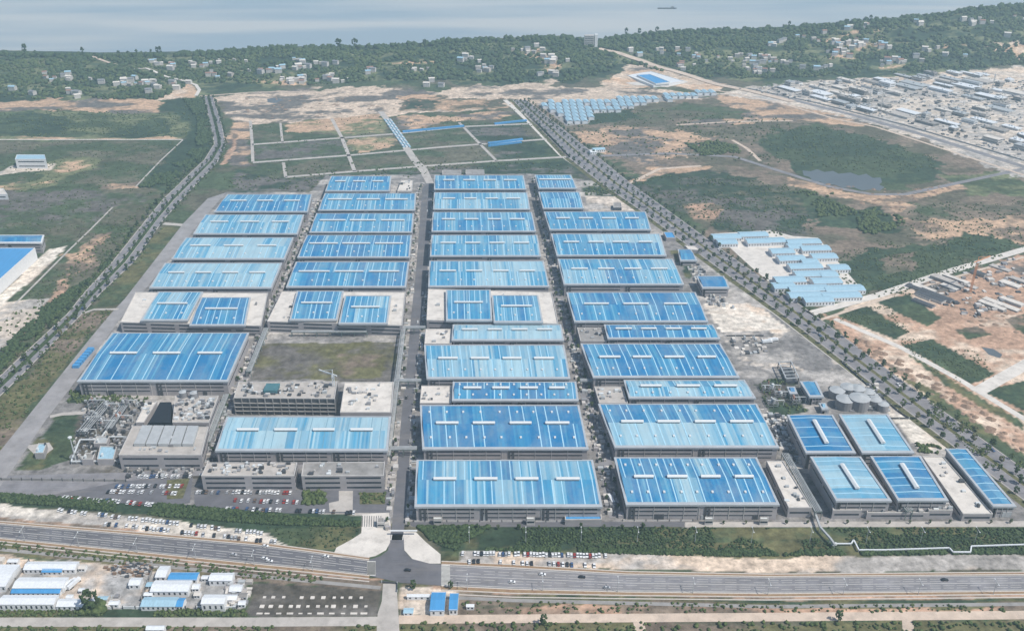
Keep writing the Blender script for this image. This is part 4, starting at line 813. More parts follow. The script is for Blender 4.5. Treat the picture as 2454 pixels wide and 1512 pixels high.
# ------------------------------------------------------------------ trees
def blob_crown(rnd, r, h0, h1, n, conic=False, ico=None):
    """crown of many leaf clumps: small crumpled tetra/octa shapes spread in the volume"""
    mb = MB()
    for k in range(n):
        t = rnd.random(); z = h0 + (h1 - h0) * t
        rr = r * (math.sqrt(max(0, 1 - (2 * t - 1) ** 2)) * .85 + .1) if not conic else r * (1 - t * .85)
        a = rnd.uniform(0, 2 * math.pi); d = rr * math.sqrt(rnd.random()); cx, cy = d * math.cos(a), d * math.sin(a)
        s = r * rnd.uniform(.28, .5)
        ax = [Vector((rnd.uniform(-1, 1), rnd.uniform(-1, 1), rnd.uniform(-.6, 1))).normalized() * s * rnd.uniform(.7, 1.2) for _ in range(2)]
        c = Vector((cx, cy, z)); e = ax[0].cross(ax[1]); e = e.normalized() * s * .8 if e.length > .01 else Vector((0, 0, s))
        V = [c + ax[0], c - ax[0], c + ax[1], c - ax[1], c + e, c - e]
        for i, j, q in ((0, 2, 4), (2, 1, 4), (1, 3, 4), (3, 0, 4), (2, 0, 5), (1, 2, 5), (3, 1, 5), (0, 3, 5)): mb.face([V[i], V[j], V[q]])
    return mb
TREES = []
for k in range(5):
    rnd = random.Random(100 + k); tr = MB(); tr.cyl(0, 0, 0, 3.2, .28, 6, r1=.15)
    for b in range(3):
        a = b * 2.1 + k; tr.bar((0, 0, 2.4), (math.cos(a) * 1.2, math.sin(a) * 1.2, 4.4), .14)
    cr = blob_crown(rnd, 2.3 + .3 * rnd.random(), 2.2, 6.8 + rnd.random(), 26)
    TREES.append((tr.mesh('trunk', M['trunk']), cr.mesh('crown', M[('leaf', 'leaf_dark', 'leaf', 'leaf_olive', 'leaf_dark')[k]])))
TQ = []
def tree(x, y, z, s, label, group, rnd=random, name='tree', k=None, sz=1.0, now=False):
    if not now and group and 'skyline' not in group:
        TQ.append((math.hypot(x, y), (x, y, z, s, label, group), k if k is not None else rnd.randrange(5), sz)); return
    tm, cm = TREES[rnd.randrange(5) if k is None else k]
    r = empty(name, (x, y, z), label, 'tree', group, rnd.uniform(0, 6.28)); r.scale = (s, s, s * sz)
    link('trunk', tm, r); link('crown', cm, r); return r
def along(A, B, t, step, jit=0):
    w = [W(*p) for p in lerp2(A, B, t)]; w = resample([(q.x, q.y, 0) for q in w], 5); out = []; acc = 0
    for a, b in zip(w[:-1], w[1:]):
        acc += (b - a).length
        if acc >= step: out.append(b); acc = 0
    return out
def visible(p, m=30):
    x, y = gx(p.x, p.y, 0); return -m < x < 2454 + m and -m < y < 1512 + m
rt_ = random.Random(9)
rows_e = [(.02, 'tree on the near kerb of the east avenue'), (.36, 'tree on the near median edge'), (.66, 'tree on the far median edge'), (.98, 'tree on the far kerb')]
for t, lb in rows_e:
    for p in along(RA, RB, t, 15.5):
        if not visible(p): continue
        yy = gx(p.x, p.y)[1]
        st = next((n for v, n in ((480, 'far end'), (600, 'by the waste land'), (720, 'beside the dormitory camp'), (790, 'by the white car yard'), (880, 'by the grey yard'), (960, 'before the tank farm'), (1040, 'behind the tank farm'), (1110, 'near the narrow blue hall')) if yy < v), 'at the right edge')
        tree(p.x + rt_.uniform(-1, 1), p.y + rt_.uniform(-1.5, 1.5), 0, rt_.uniform(.8, 1.2), lb + ', ' + st, 'trees along the east avenue', rt_)
for t, lb in ((-.08, 'roadside tree left of the curving west avenue'), (.5, 'median tree in the curving west avenue'), (1.06, 'roadside tree right of the curving west avenue')):
    for p in along(LA, LB, t, 17):
        if visible(p): yy = gx(p.x, p.y)[1]; tree(p.x + rt_.uniform(-2, 2), p.y + rt_.uniform(-2, 2), 0, rt_.uniform(.7, 1.2), lb + (', bottom left stretch' if yy > 800 else ', by the large halls' if yy > 640 else ', middle stretch' if yy > 500 else ', far bend'), 'trees along the west avenue', rt_)
# alleys inside the plant
def alley(A, B_, ts, step, lb, grp, s=(.5, .9)):
    for t in ts:
        for p in along(A, B_, t, step):
            if visible(p) and rt_.random() < .85:
                q = gx(p.x, p.y); st = (', front stretch' if q[1] > 1050 else ', stretch by the lawn level' if q[1] > 800 else ', by the stepped buildings' if q[1] > 690 else ', rear stretch') if len(ts) > 1 else (', left part' if q[0] < 1220 or 1640 < q[0] < 1900 else ', middle part' if q[0] < 1430 or 1640 < q[0] < 2180 else ', right part')
                tree(p.x + rt_.uniform(-1.5, 1.5), p.y, 0, rt_.uniform(*s), lb + st, grp, rt_, k=rt_.choice([1, 4, 0]))
A34L = [(1272, 425), (1300, 560), (1325, 700), (1360, 820), (1395, 960), (1430, 1090), (1460, 1240)]
A34R = [(1284, 425), (1318, 560), (1346, 700), (1380, 820), (1420, 960), (1462, 1090), (1490, 1240)]
A12L = [(745, 480), (720, 560), (690, 640), (655, 720), (620, 800), (575, 900), (530, 1000), (480, 1100)]
A12R = [(768, 480), (740, 560), (710, 640), (680, 720), (640, 800), (600, 900), (548, 1000), (505, 1100)]
band('alley', A34L, A34R, 0.09, M['asphalt_old'], 'narrow dark alley between the third and fourth columns of halls')
band('alley', A12L, A12R, 0.09, M['asphalt_old'], 'narrow dark alley between the first and second columns of halls')
alley(A34L, A34R, (.12, .9), 13, 'small tree in the alley between third and fourth hall columns', 'trees in the third alley')
alley(A12L, A12R, (.15, .9), 14, 'small tree in the alley between first and second hall columns', 'trees in the first alley')
alley(MR_L, MR_R, (-.35, 1.3), 16, 'small tree beside the main plant road', 'trees along the main plant road', (.45, .75))
alley([(1000, 1268), (1640, 1268)], [(1000, 1270), (1640, 1270)], (0,), 14, 'tree in the row before the front halls', 'trees before the front halls', (.5, .8))
alley([(1640, 1256), (2454, 1254)], [(1640, 1258), (2454, 1256)], (0,), 13, 'tree along the pale road before the cluster halls', 'trees before the cluster halls', (.4, .6))
def flush_trees():
    TQ.sort(key=lambda q: q[0])
    for _, a, k, sz in TQ[:272]: tree(*a, rnd=rt_, k=k, sz=sz, now=True)
    V = []; F = []; n = 0
    for _, a, k, sz in TQ[272:]:
        me = TREES[k][1]; c, s_ = math.cos(a[0]), math.sin(a[0])
        for v in me.vertices: V.append((a[0] + (v.co.x * c - v.co.y * s_) * a[3], a[1] + (v.co.x * s_ + v.co.y * c) * a[3], a[2] + v.co.z * a[3]))
        for f in me.polygons: F.append(tuple(i + n for i in f.vertices))
        n += len(me.vertices)
    me = bpy.data.meshes.new('distant_tree_rows'); me.from_pydata(V, [], F); me.materials.append(M['leaf_dark']); tag(link('distant_tree_rows', me), 'rows of distant small trees along the avenues and alleys', 'trees', kind='stuff')
flush_trees()
# skyline trees
for i, (x, y, s, sz, lb) in enumerate([(60, 126, 2.6, 1.1, 'broad lone tree on the shore at far left'), (200, 135, 1.7, 1.9, 'tall slim tree on the left shore'), (228, 134, 1.3, 1, 'low round tree right of the slim shore tree'), (285, 133, 1.6, 1.2, 'middle sized tree on the bare shore stretch'),
        (308, 132, 1.6, 1, 'bushy tree left of the poplar pair'), (328, 131, 1.7, 1.2, 'taller bushy tree beside the poplar pair'), (363, 130, 1.3, 1.4, 'narrow left tree of the poplar group'), (378, 130, 1.5, 1.8, 'left poplar of the shore pair'), (386, 130, 1.5, 1.8, 'right poplar of the shore pair'),
        (812, 116, 3.2, 1.1, 'left one of two great round trees on the ridge'), (851, 116, 3.0, 1.1, 'right one of two great round trees on the ridge'), (1018, 106, 2, 1, 'round tree where the ridge climbs'), (1500, 84, 1.7, 1.5, 'slim tree on the ridge right of the pale tower'), (1532, 82, 1.7, 1.3, 'second slim tree right of the pale tower'),
        (1574, 80, 1.9, 1.3, 'dark ridge tree above the village'), (1612, 78, 1.6, 1.3, 'small ridge tree right of the dark one'), (1890, 64, 1.6, 1.3, 'little tree on the right ridge'), (2030, 58, 2.0, 1, 'wide tree on the right ridge'), (2086, 50, 1.8, 1.2, 'upright tree on the rising right ridge')]):
    p = T(x, y + 3); tree(p.x, p.y, p.z - 1, s, lb, 'trees standing out on the skyline', rt_, k=1 if i % 2 else 4, sz=sz)

SPOTS = list(ROADPTS)
# village houses: a few shared house meshes
HM = []
for k, (w_, r_) in enumerate((('wall_light', 'tile_grey'), ('wall_light', 'concrete_white'), ('wall_light', 'tile_red'), ('wall_light', 'blue_pale'), ('concrete', 'concrete'))):
    a = MB(); a.box(-5.5, 5.5, -4, 4, -2, 6.2)
    for s in (-1, 1): a.face([(s * 5.5, -4, 6.2), (s * 5.5, 4, 6.2), (s * 5.5, 0, 7.6)])
    r2 = MB(); r2.face([(-6, -4.5, 6.1), (6, -4.5, 6.1), (6, 0, 7.8), (-6, 0, 7.8)]); r2.face([(-6, 0, 7.8), (6, 0, 7.8), (6, 4.5, 6.1), (-6, 4.5, 6.1)])
    HM.append((a.mesh('wall', M[w_]), r2.mesh('roof', M[r_]), ('pale house with grey roof', 'whitish house', 'beige house with reddish roof', 'blue tinted house', 'beige house with pale roof')[k]))
CL = [(110, 190, 4, 'left hillside'), (60, 220, 3, 'left hillside'), (180, 190, 4, 'left hillside'), (190, 226, 5, 'left hillside'), (280, 200, 6, 'left hillside'), (335, 205, 6, 'left hillside'), (370, 152, 4, 'left upper slope'), (400, 162, 4, 'left upper slope'), (382, 207, 5, 'left hillside'), (468, 165, 4, 'left upper slope'),
      (425, 205, 4, 'left hillside'), (520, 182, 4, 'slope left of centre'), (545, 150, 4, 'slope left of centre'), (632, 170, 5, 'slope left of centre'), (726, 150, 5, 'slope left of centre'), (708, 168, 6, 'slope left of centre'), (690, 192, 5, 'slope left of centre'), (732, 196, 4, 'slope left of centre'), (782, 165, 3, 'slope left of centre'), (800, 192, 6, 'slope left of centre'),
      (900, 170, 4, 'central slope'), (1000, 172, 4, 'central slope'), (1040, 198, 3, 'central slope'), (1130, 145, 5, 'central slope'), (1155, 172, 6, 'central slope'), (1262, 126, 7, 'village below the central ridge'), (1326, 146, 8, 'village below the central ridge'), (1328, 178, 4, 'village below the central ridge'),
      (1515, 130, 3, 'village beside the descending sandy road'), (1600, 125, 5, 'village beside the descending sandy road'), (1640, 160, 5, 'village beside the descending sandy road'), (1680, 146, 4, 'slope right of the sandy road'), (1762, 142, 6, 'slope right of the sandy road'), (1802, 170, 9, 'slope right of the sandy road'), (1832, 150, 8, 'slope right of the sandy road'), (1855, 106, 4, 'slope right of the sandy road'),
      (2000, 128, 8, 'dense white village on the right slope'), (2025, 112, 9, 'dense white village on the right slope'), (2055, 105, 8, 'dense white village on the right slope'), (2105, 112, 4, 'dense white village on the right slope'), (1940, 95, 4, 'right slope'), (1860, 152, 6, 'right slope'), (2120, 150, 6, 'foot of the right slope'), (2170, 148, 6, 'foot of the right slope'), (1945, 166, 4, 'foot of the right slope'),
      (2225, 122, 3, 'right slope'), (2342, 56, 6, 'high right slope'), (2280, 136, 3, 'right slope'), (2060, 68, 5, 'high right slope'), (2428, 46, 3, 'high right slope'), (2410, 90, 2, 'high right slope'), (2185, 58, 3, 'high right slope')]
rh = random.Random(21)
for x, y, n, where in CL:
    for k in range(int(n * 1.25)):
        gxo, gyo = rh.gauss(0, 19), rh.gauss(0, 5.5); p = T(x + gxo, y + gyo); side = (', upper ' if gyo < 0 else ', lower ') + ('left' if gxo < 0 else 'right'); wm, rm, d = HM[rh.choice([0, 1, 1, 1, 2, 3, 4])]; s = rh.uniform(.55, 1.25)
        r = empty('village_house', (p.x, p.y, p.z + .8), (d + ' on the ' + where if 'village' not in where else d + ' in the ' + where) + side, 'house', 'houses on the far hills', rh.uniform(-.5, .5)); r.scale = (s, s, s); SPOTS.append((p.x, p.y - 6, 12 * s))
        link('wall', wm, r); link('roof', rm, r)
# scattered clumps joined as foliage masses
def scatter(name, label, regions, m, seed, conic=False):
    """regions: (polygon in photo points, count, smin, smax, drape)"""
    rnd = np.random.default_rng(seed); V = []; F = []; n0 = 0
    # a few template crumpled blobs
    tmpl = []
    for k in range(6):
        phi = (1 + 5 ** .5) / 2
        v = np.array([(-1, phi, 0), (1, phi, 0), (-1, -phi, 0), (1, -phi, 0), (0, -1, phi), (0, 1, phi), (0, -1, -phi), (0, 1, -phi), (phi, 0, -1), (phi, 0, 1), (-phi, 0, -1), (-phi, 0, 1)]) / 1.9
        v = v * rnd.uniform(.62, 1.3, (12, 1)) + rnd.uniform(-.12, .12, (12, 3)); tmpl.append(v)
    f = np.array([(0, 11, 5), (0, 5, 1), (0, 1, 7), (0, 7, 10), (0, 10, 11), (1, 5, 9), (5, 11, 4), (11, 10, 2), (10, 7, 6), (7, 1, 8), (3, 9, 4), (3, 4, 2), (3, 2, 6), (3, 6, 8), (3, 8, 9), (4, 9, 5), (2, 4, 11), (6, 2, 10), (8, 6, 7), (9, 8, 1)])
    for pts, cnt, s0, s1, dr in regions:
        w = [(T(*p) if dr else W(*p)) for p in pts]; poly = [(q.x, q.y) for q in w]; px = [q[0] for q in poly]; py = [q[1] for q in poly]
        X = rnd.uniform(min(px), max(px), cnt * 8); Y = rnd.uniform(min(py), max(py), cnt * 8)
        wv = 42 if name == 'waste_scrub' else 0
        ok = inpoly(X + (fbm(X, Y, 35, 3, 81) - .5) * 2 * wv, Y + (fbm(X, Y, 35, 3, 83) - .5) * 2 * wv, poly) & (fbm(X, Y, 45, 3, seed) > (.46 if dr and name != 'ridge_trees' else .33)); X = X[ok][:cnt]; Y = Y[ok][:cnt]
        Z = height(X, Y); ok = Z > -1
        if dr:
            for sx, sy, sr in SPOTS: ok &= (X - sx) ** 2 + (Y - sy) ** 2 > sr * sr
        X, Y, Z = X[ok], Y[ok], Z[ok]
        for x, y, z in zip(X, Y, Z):
            s = rnd.uniform(s0, s1); t = tmpl[rnd.integers(6)]; a = rnd.uniform(0, 6.28); ca, sa = math.cos(a), math.sin(a)
            v = np.stack([t[:, 0] * ca - t[:, 1] * sa, t[:, 0] * sa + t[:, 1] * ca, t[:, 2]], 1) * (s, s, s * .85) + (x, y, z + s * .45)
            V.append(v); F.append(f + n0); n0 += 12
    V = np.concatenate(V); F = np.concatenate(F); me = bpy.data.meshes.new(name)
    me.vertices.add(len(V)); me.vertices.foreach_set('co', V.ravel()); me.loops.add(F.size); me.loops.foreach_set('vertex_index', F.ravel().astype(np.int32))
    me.polygons.add(len(F)); me.polygons.foreach_set('loop_start', (np.arange(len(F)) * 3).astype(np.int32)); me.update(calc_edges=True)
    me.materials.append(m); o = bpy.data.objects.new(name, me); COL.objects.link(o); return tag(o, label, 'foliage', kind='stuff')
HILL = [(-80, 240), (375, 240), (470, 200), (700, 205), (1100, 194), (1350, 200), (1460, 175), (1480, 150), (1640, 182), (1800, 190), (2120, 180), (2454, 155), (2600, 140), (2600, 14), (2454, 16), (2320, 26), (2150, 50), (2000, 64), (1740, 78), (1600, 86), (1480, 96), (1440, 104), (1380, 104), (1350, 95), (1060, 106), (830, 120), (480, 134), (200, 140), (-80, 134)]
scatter('hill_forest', 'dark green forest covering the far hills', [(HILL, 6500, 2.0, 6.5, True)], M['leaf_dark'], 3)
RT = [(x, y + 2) for x, y, z in RIDGE if -100 < x < 2600]
scatter('ridge_trees', 'uneven tree line along the crest of the far hills', [(RT + [(x, y + 7) for x, y in RT[::-1]], 1500, 2.5, 8.5, True)], M['leaf_dark'], 23)
scatter('hill_scrub', 'lighter scrub and orchards on the far hills', [(HILL, 6500, 1.6, 5, True)], M['leaf'], 4)
scatter('roadside_thicket', 'dark thicket beside the west avenue', [([(440, 240), (490, 240), (508, 330), (482, 385), (400, 450), (330, 455), (400, 400), (470, 350), (475, 290)], 1500, 1.5, 4, False), ([(260, 640), (285, 600), (200, 690), (60, 830), (0, 890), (-20, 870), (100, 740)], 700, 1.2, 3, False)], M['leaf_dark'], 5)
scatter('hedge_belt', 'dense green planting belt between boulevard and plant, left side', [([(-60, 1178), (0, 1182), (180, 1193), (380, 1207), (560, 1222), (700, 1238), (862, 1250), (862, 1262), (640, 1256), (420, 1240), (100, 1209), (0, 1203), (-60, 1198)], 2900, .6, 1.7, False), ([(640, 1262), (862, 1266), (845, 1288), (800, 1312), (740, 1312), (690, 1300)], 110, .4, 1.0, False)], M['leaf_dark'], 6)
scatter('shrub_belt', 'green shrub belt between boulevard and plant, right side', [([(1002, 1266), (1560, 1264), (2500, 1266), (2500, 1326), (1740, 1331), (1500, 1325), (1100, 1316), (1060, 1310)], 4200, .35, 1.3, False), ([(1060, 1308), (1500, 1318), (2454, 1319), (2454, 1327), (1740, 1332), (1500, 1326), (1092, 1317)], 2200, .6, 1.7, False), ([(1002, 1262), (1240, 1262), (1240, 1300), (1040, 1300)], 500, .8, 2.2, False)], M['leaf_dark'], 7)
bandpoly = lambda A, B_, t0, t1: lerp2(A, B_, t0) + lerp2(A, B_, t1)[::-1]
scatter('verge_shrubs', 'shrub strips on the verges and medians of both avenues', [(bandpoly(RA, RB, -.10, .0), 900, .6, 1.7, False), (bandpoly(RA, RB, .98, 1.10), 900, .6, 1.9, False), (bandpoly(RA, RB, .46, .54), 900, .5, 1.3, False), (bandpoly(RA, RB, .2, .26), 350, .5, 1.2, False), (bandpoly(RA, RB, .76, .82), 350, .5, 1.2, False),
        (bandpoly(LA, LB, -.35, .0), 1100, .7, 2.3, False), (bandpoly(LA, LB, .44, .56), 700, .5, 1.5, False), (bandpoly(LA, LB, 1.0, 1.25), 700, .6, 1.8, False)], M['leaf'], 12)
scatter('waste_scrub', 'loose scrub over the eastern waste land and west fields', [([(2040, 505), (2110, 500), (2162, 528), (2150, 565), (2090, 560), (2050, 540)], 420, .8, 3.2, False), ([(1640, 338), (1760, 344), (1755, 374), (1660, 364)], 420, .8, 3.4, False), ([(1890, 455), (1980, 470), (2050, 510), (1980, 520)], 300, .8, 3, False),
        ([(1840, 310), (1960, 300), (2100, 330), (2280, 395), (2130, 420), (1900, 400)], 900, .4, 1.7, False), ([(1500, 420), (1760, 420), (1900, 452), (1950, 562), (1760, 566), (1560, 470)], 900, .4, 1.8, False), ([(1280, 262), (1700, 260), (2000, 310), (1900, 400), (1440, 372)], 900, .5, 2.2, False),
        ([(2160, 920), (2330, 1010), (2454, 1110), (2454, 1150), (2300, 1030)], 500, .3, 1.0, False), ([(1980, 640), (2080, 600), (2330, 570), (2440, 592), (2160, 690), (2065, 712)], 900, .35, 1.5, False), ([(2150, 500), (2454, 480), (2454, 590), (2200, 600)], 500, .4, 1.6, False),
        ([(0, 270), (375, 272), (480, 250), (440, 330), (0, 330)], 900, .5, 2, False), ([(0, 340), (435, 340), (330, 450), (280, 600), (0, 560)], 1000, .35, 1.5, False), ([(600, 294), (900, 280), (1240, 262), (1370, 374), (1000, 400), (680, 424)], 500, .35, 1.4, False), ([(560, 404), (1380, 384), (1400, 415), (780, 420), (740, 460), (560, 462)], 400, .5, 2, False),
        ([(2005, 757), (2080, 735), (2178, 793), (2148, 816)], 250, .3, 1, False), ([(2165, 828), (2230, 812), (2392, 896), (2322, 920)], 300, .3, 1, False), ([(400, 470), (450, 420), (300, 600), (200, 740), (0, 920), (0, 800), (180, 600)], 600, .4, 1.7, False)], M['leaf'], 8)
scatter('garden_shrubs', 'low shrubs in the gardens among the plant buildings', [([(1812, 922), (1850, 908), (1905, 915), (1935, 985), (1890, 995), (1845, 990)], 110, .6, 1.6, False), ([(170, 936), (355, 955), (345, 966), (160, 966)], 160, .8, 1.8, False), ([(728, 1178), (780, 1178), (778, 1208), (724, 1208)], 90, 1, 2.2, False), ([(862, 1182), (925, 1182), (922, 1206), (862, 1206)], 50, .8, 1.6, False),
        ([(200, 1450), (240, 1440), (255, 1468), (195, 1470)], 60, 2, 4, False), ([(0, 1460), (590, 1460), (590, 1476), (0, 1476)], 260, .7, 1.6, False), ([(0, 1502), (905, 1500), (900, 1530), (0, 1530)], 260, .6, 1.5, False), ([(960, 1492), (2454, 1490), (2454, 1530), (960, 1530)], 420, .6, 1.8, False), ([(1110, 1440), (2454, 1452), (2454, 1466), (1110, 1470)], 260, .5, 1.3, False),
        ([(190, 752), (275, 742), (120, 915), (0, 1080), (0, 958)], 300, .6, 1.6, False), ([(0, 1298), (613, 1362), (912, 1396), (912, 1404), (600, 1386), (0, 1316)], 260, .6, 1.4, False), ([(1398, 440), (1445, 440), (1495, 468), (1402, 468)], 90, 1, 2, False), ([(2195, 1062), (2255, 1070), (2252, 1086), (2200, 1084)], 60, 1, 2, False)], M['leaf'], 9)
for i, (x, y, s, lb) in enumerate([(222, 1462, 2.2, 'big dark tree at the bottom edge of the white camp'), (1302, 1496, 1.1, 'round bush tree beside the sandy road'), (2008, 1488, 1.0, 'small tree standing in the sandy road'), (990, 1412, 1.0, 'small tree behind the blue roofed hut at the junction'), (1080, 1410, .8, 'little tree right of the junction huts')]):
    p = W(x, y); tree(p.x, p.y, 0, s, lb, None, rt_, k=4)

# ------------------------------------------------------------------ small houses, camps, construction town
def gable(name, label, cat, c, rz, L, Wd, h, wall, roof, group=None, rise=1.4, parts=True, eave=.3, win=True):
    root = empty(name, (c.x, c.y, c.z), label, cat, group, rz)
    mb = MB(); mb.box(-L / 2, L / 2, -Wd / 2, Wd / 2, -1, h)
    for s in (-1, 1): mb.face([(s * L / 2, -Wd / 2, h), (s * L / 2, Wd / 2, h), (s * L / 2, 0, h + rise)])
    mb.build('wall', M[wall], root)
    mb = MB(); x = L / 2 + eave; y = Wd / 2 + eave
    mb.face([(-x, -y, h - .1), (x, -y, h - .1), (x, 0, h + rise + .12), (-x, 0, h + rise + .12)]); mb.face([(-x, 0, h + rise + .12), (x, 0, h + rise + .12), (x, y, h - .1), (-x, y, h - .1)])
    mb.build('roof', M[roof], root)
    if win:
        mb = MB(); n = max(2, int(L / 3.2))
        for k in range(n): xx = -L / 2 + L * (k + .5) / n; mb.box(xx - .6, xx + .6, -Wd / 2 - .06, -Wd / 2 + .02, h * .35, h * .75)
        o = mb.build('windows', M['glass'], root); o['kind'] = 'stuff'; o.name = 'window_row'
    return root
# pale tower on the ridge
p = T(1414, 112)
r = empty('tower_block', (p.x, p.y, p.z), 'pale high tower block standing on the ridge by the river', 'tower')
mb = MB(); mb.box(-14, 8, -7, 7, -3, 26); mb.build('wall', M['wall_light'], r); mb = MB(); mb.box(10, 17, -7, 7, -3, 28); mb.build('stair_tower', M['wall_white'], r)
for z in range(2, 25, 4): mb = MB(); mb.box(-13, 7, -7.2, -7, z, z + 1.6); mb.build('window_band', M['glass'], r)
# white yard with blue roof in the distance
sheet('white_yard', [(1452, 190), (1490, 174), (1560, 168), (1620, 184), (1650, 198), (1600, 210), (1520, 205)], 0.5, M['concrete_white'], 'white yard round the far blue roof')
S('far_hall', 'big white roofed hall in the distant white yard', 'hall', (1490, 176), (1556, 170), (1640, 195), (1566, 205), 5, wall='wall_white', roof='container', rows=0, seed=70)
S('far_hall', 'long blue roofed hall set in the distant white one', 'hall', (1526, 180), (1556, 178), (1606, 197), (1572, 201), 8, wall='wall_white', roof='blue', rows=0, seed=71, z0=4.6)
# dormitory camps
CAMP = [(1925, 578, 70, 0), (1953, 594, 60, 1), (1974, 613, 52, 2), (1859, 575, 38, 3), (1874, 601, 48, 4), (1896, 618, 56, 5), (1929, 637, 68, 6), (1950, 655, 80, 7), (1892, 669, 62, 8), (1938, 690, 84, 9), (2022, 690, 82, 10), (1930, 706, 70, 11), (2015, 706, 80, 12), (1740, 566, 58, 13), (1805, 561, 58, 14), (1742, 579, 40, 15), (1815, 577, 46, 16), (1980, 672, 60, 17), (1905, 590, 30, 20), (1940, 626, 34, 21), (2010, 640, 40, 22), (1985, 656, 36, 23), (1878, 684, 46, 24), (1960, 716, 60, 25)]
sheet('camp_yard', [(1712, 560), (1845, 552), (1900, 566), (1960, 570), (2066, 695), (2040, 716), (1920, 722), (1860, 690), (1800, 640)], 0.1, M['concrete_white'], 'white dusty yard under the blue dormitory camp')
wd = ['farthest right', 'second right', 'third right', 'small top left', 'upper left', 'middle left', 'long middle', 'longest middle', 'lower left', 'bottom left', 'bottom right', 'front left', 'front right', 'westmost back', 'back centre', 'westmost front', 'small back centre', 'lower middle', 'short west', 'short north', 'narrow north', 'narrow middle', 'east edge', 'short east', 'short lower west', 'southmost']
for x, y, w_, i in CAMP:
    p = W(x, y, 5); s = (CAM_H * SP + p.y * CP) / FPX
    gable('dormitory', f'pale blue roofed dormitory hut, {wd[i]} of the camp east of the avenue', 'dormitory', Vector((p.x, p.y, 0)), .07, w_ * s * 1.16, 16.5, 5.2, 'wall_white', 'blue_pale', 'dormitory huts east of the avenue', rise=1.3)
rc = random.Random(5); FC = [(1287, 249), (1540, 239), (1640, 228), (1705, 222), (1722, 228), (1640, 238), (1562, 247), (1505, 260), (1478, 270), (1420, 273), (1412, 296), (1358, 303)]
poly = [(W(*p).x, W(*p).y) for p in FC]; ux = np.arange(min(q[0] for q in poly), max(q[0] for q in poly), 13.5); uy = np.arange(min(q[1] for q in poly), max(q[1] for q in poly), 26)
sheet('camp_yard', FC, 0.1, M['concrete_grey'], 'grey ground under the far dormitory rows')
hw = MB(); hw.box(-5, 5, -12, 12, 0, 5.6); hwm = hw.mesh('wall', M['container']); hr = MB(); hr.face([(-5.6, -12.5, 5.4), (0, -12.5, 7), (0, 12.5, 7), (-5.6, 12.5, 5.4)]); hr.face([(0, -12.5, 7), (5.6, -12.5, 5.4), (5.6, 12.5, 5.4), (0, 12.5, 7)]); hrm = hr.mesh('roof', M['blue_pale'])
for iy, Yc in enumerate(uy):
    for ix, Xc in enumerate(ux):
        if inpoly(np.array([Xc]), np.array([Yc]), poly)[0] and rc.random() < .93:
            r = empty('dormitory', (Xc, Yc, 0), 'pale blue roofed hut in the ' + ('first second third fourth fifth sixth seventh eighth ninth tenth eleventh twelfth thirteenth fourteenth fifteenth sixteenth'.split() + ['rightmost'] * 40)[ix] + ' file of the far dormitory camp', 'dormitory', 'huts in the far dormitory rows', .12); link('wall', hwm, r); link('roof', hrm, r)
p = W(1434, 358, 4); gable('dormitory', 'lone blue roofed hut beside the avenue and waste land', 'dormitory', Vector((p.x, p.y, 0)), .2, 20, 12, 5, 'wall_white', 'blue_pale'); p = W(1420, 362, 4)
gable('dormitory', 'grey white twin hut beside the lone blue hut', 'dormitory', Vector((p.x, p.y, 0)), .2, 10, 14, 4, 'wall_white', 'container')
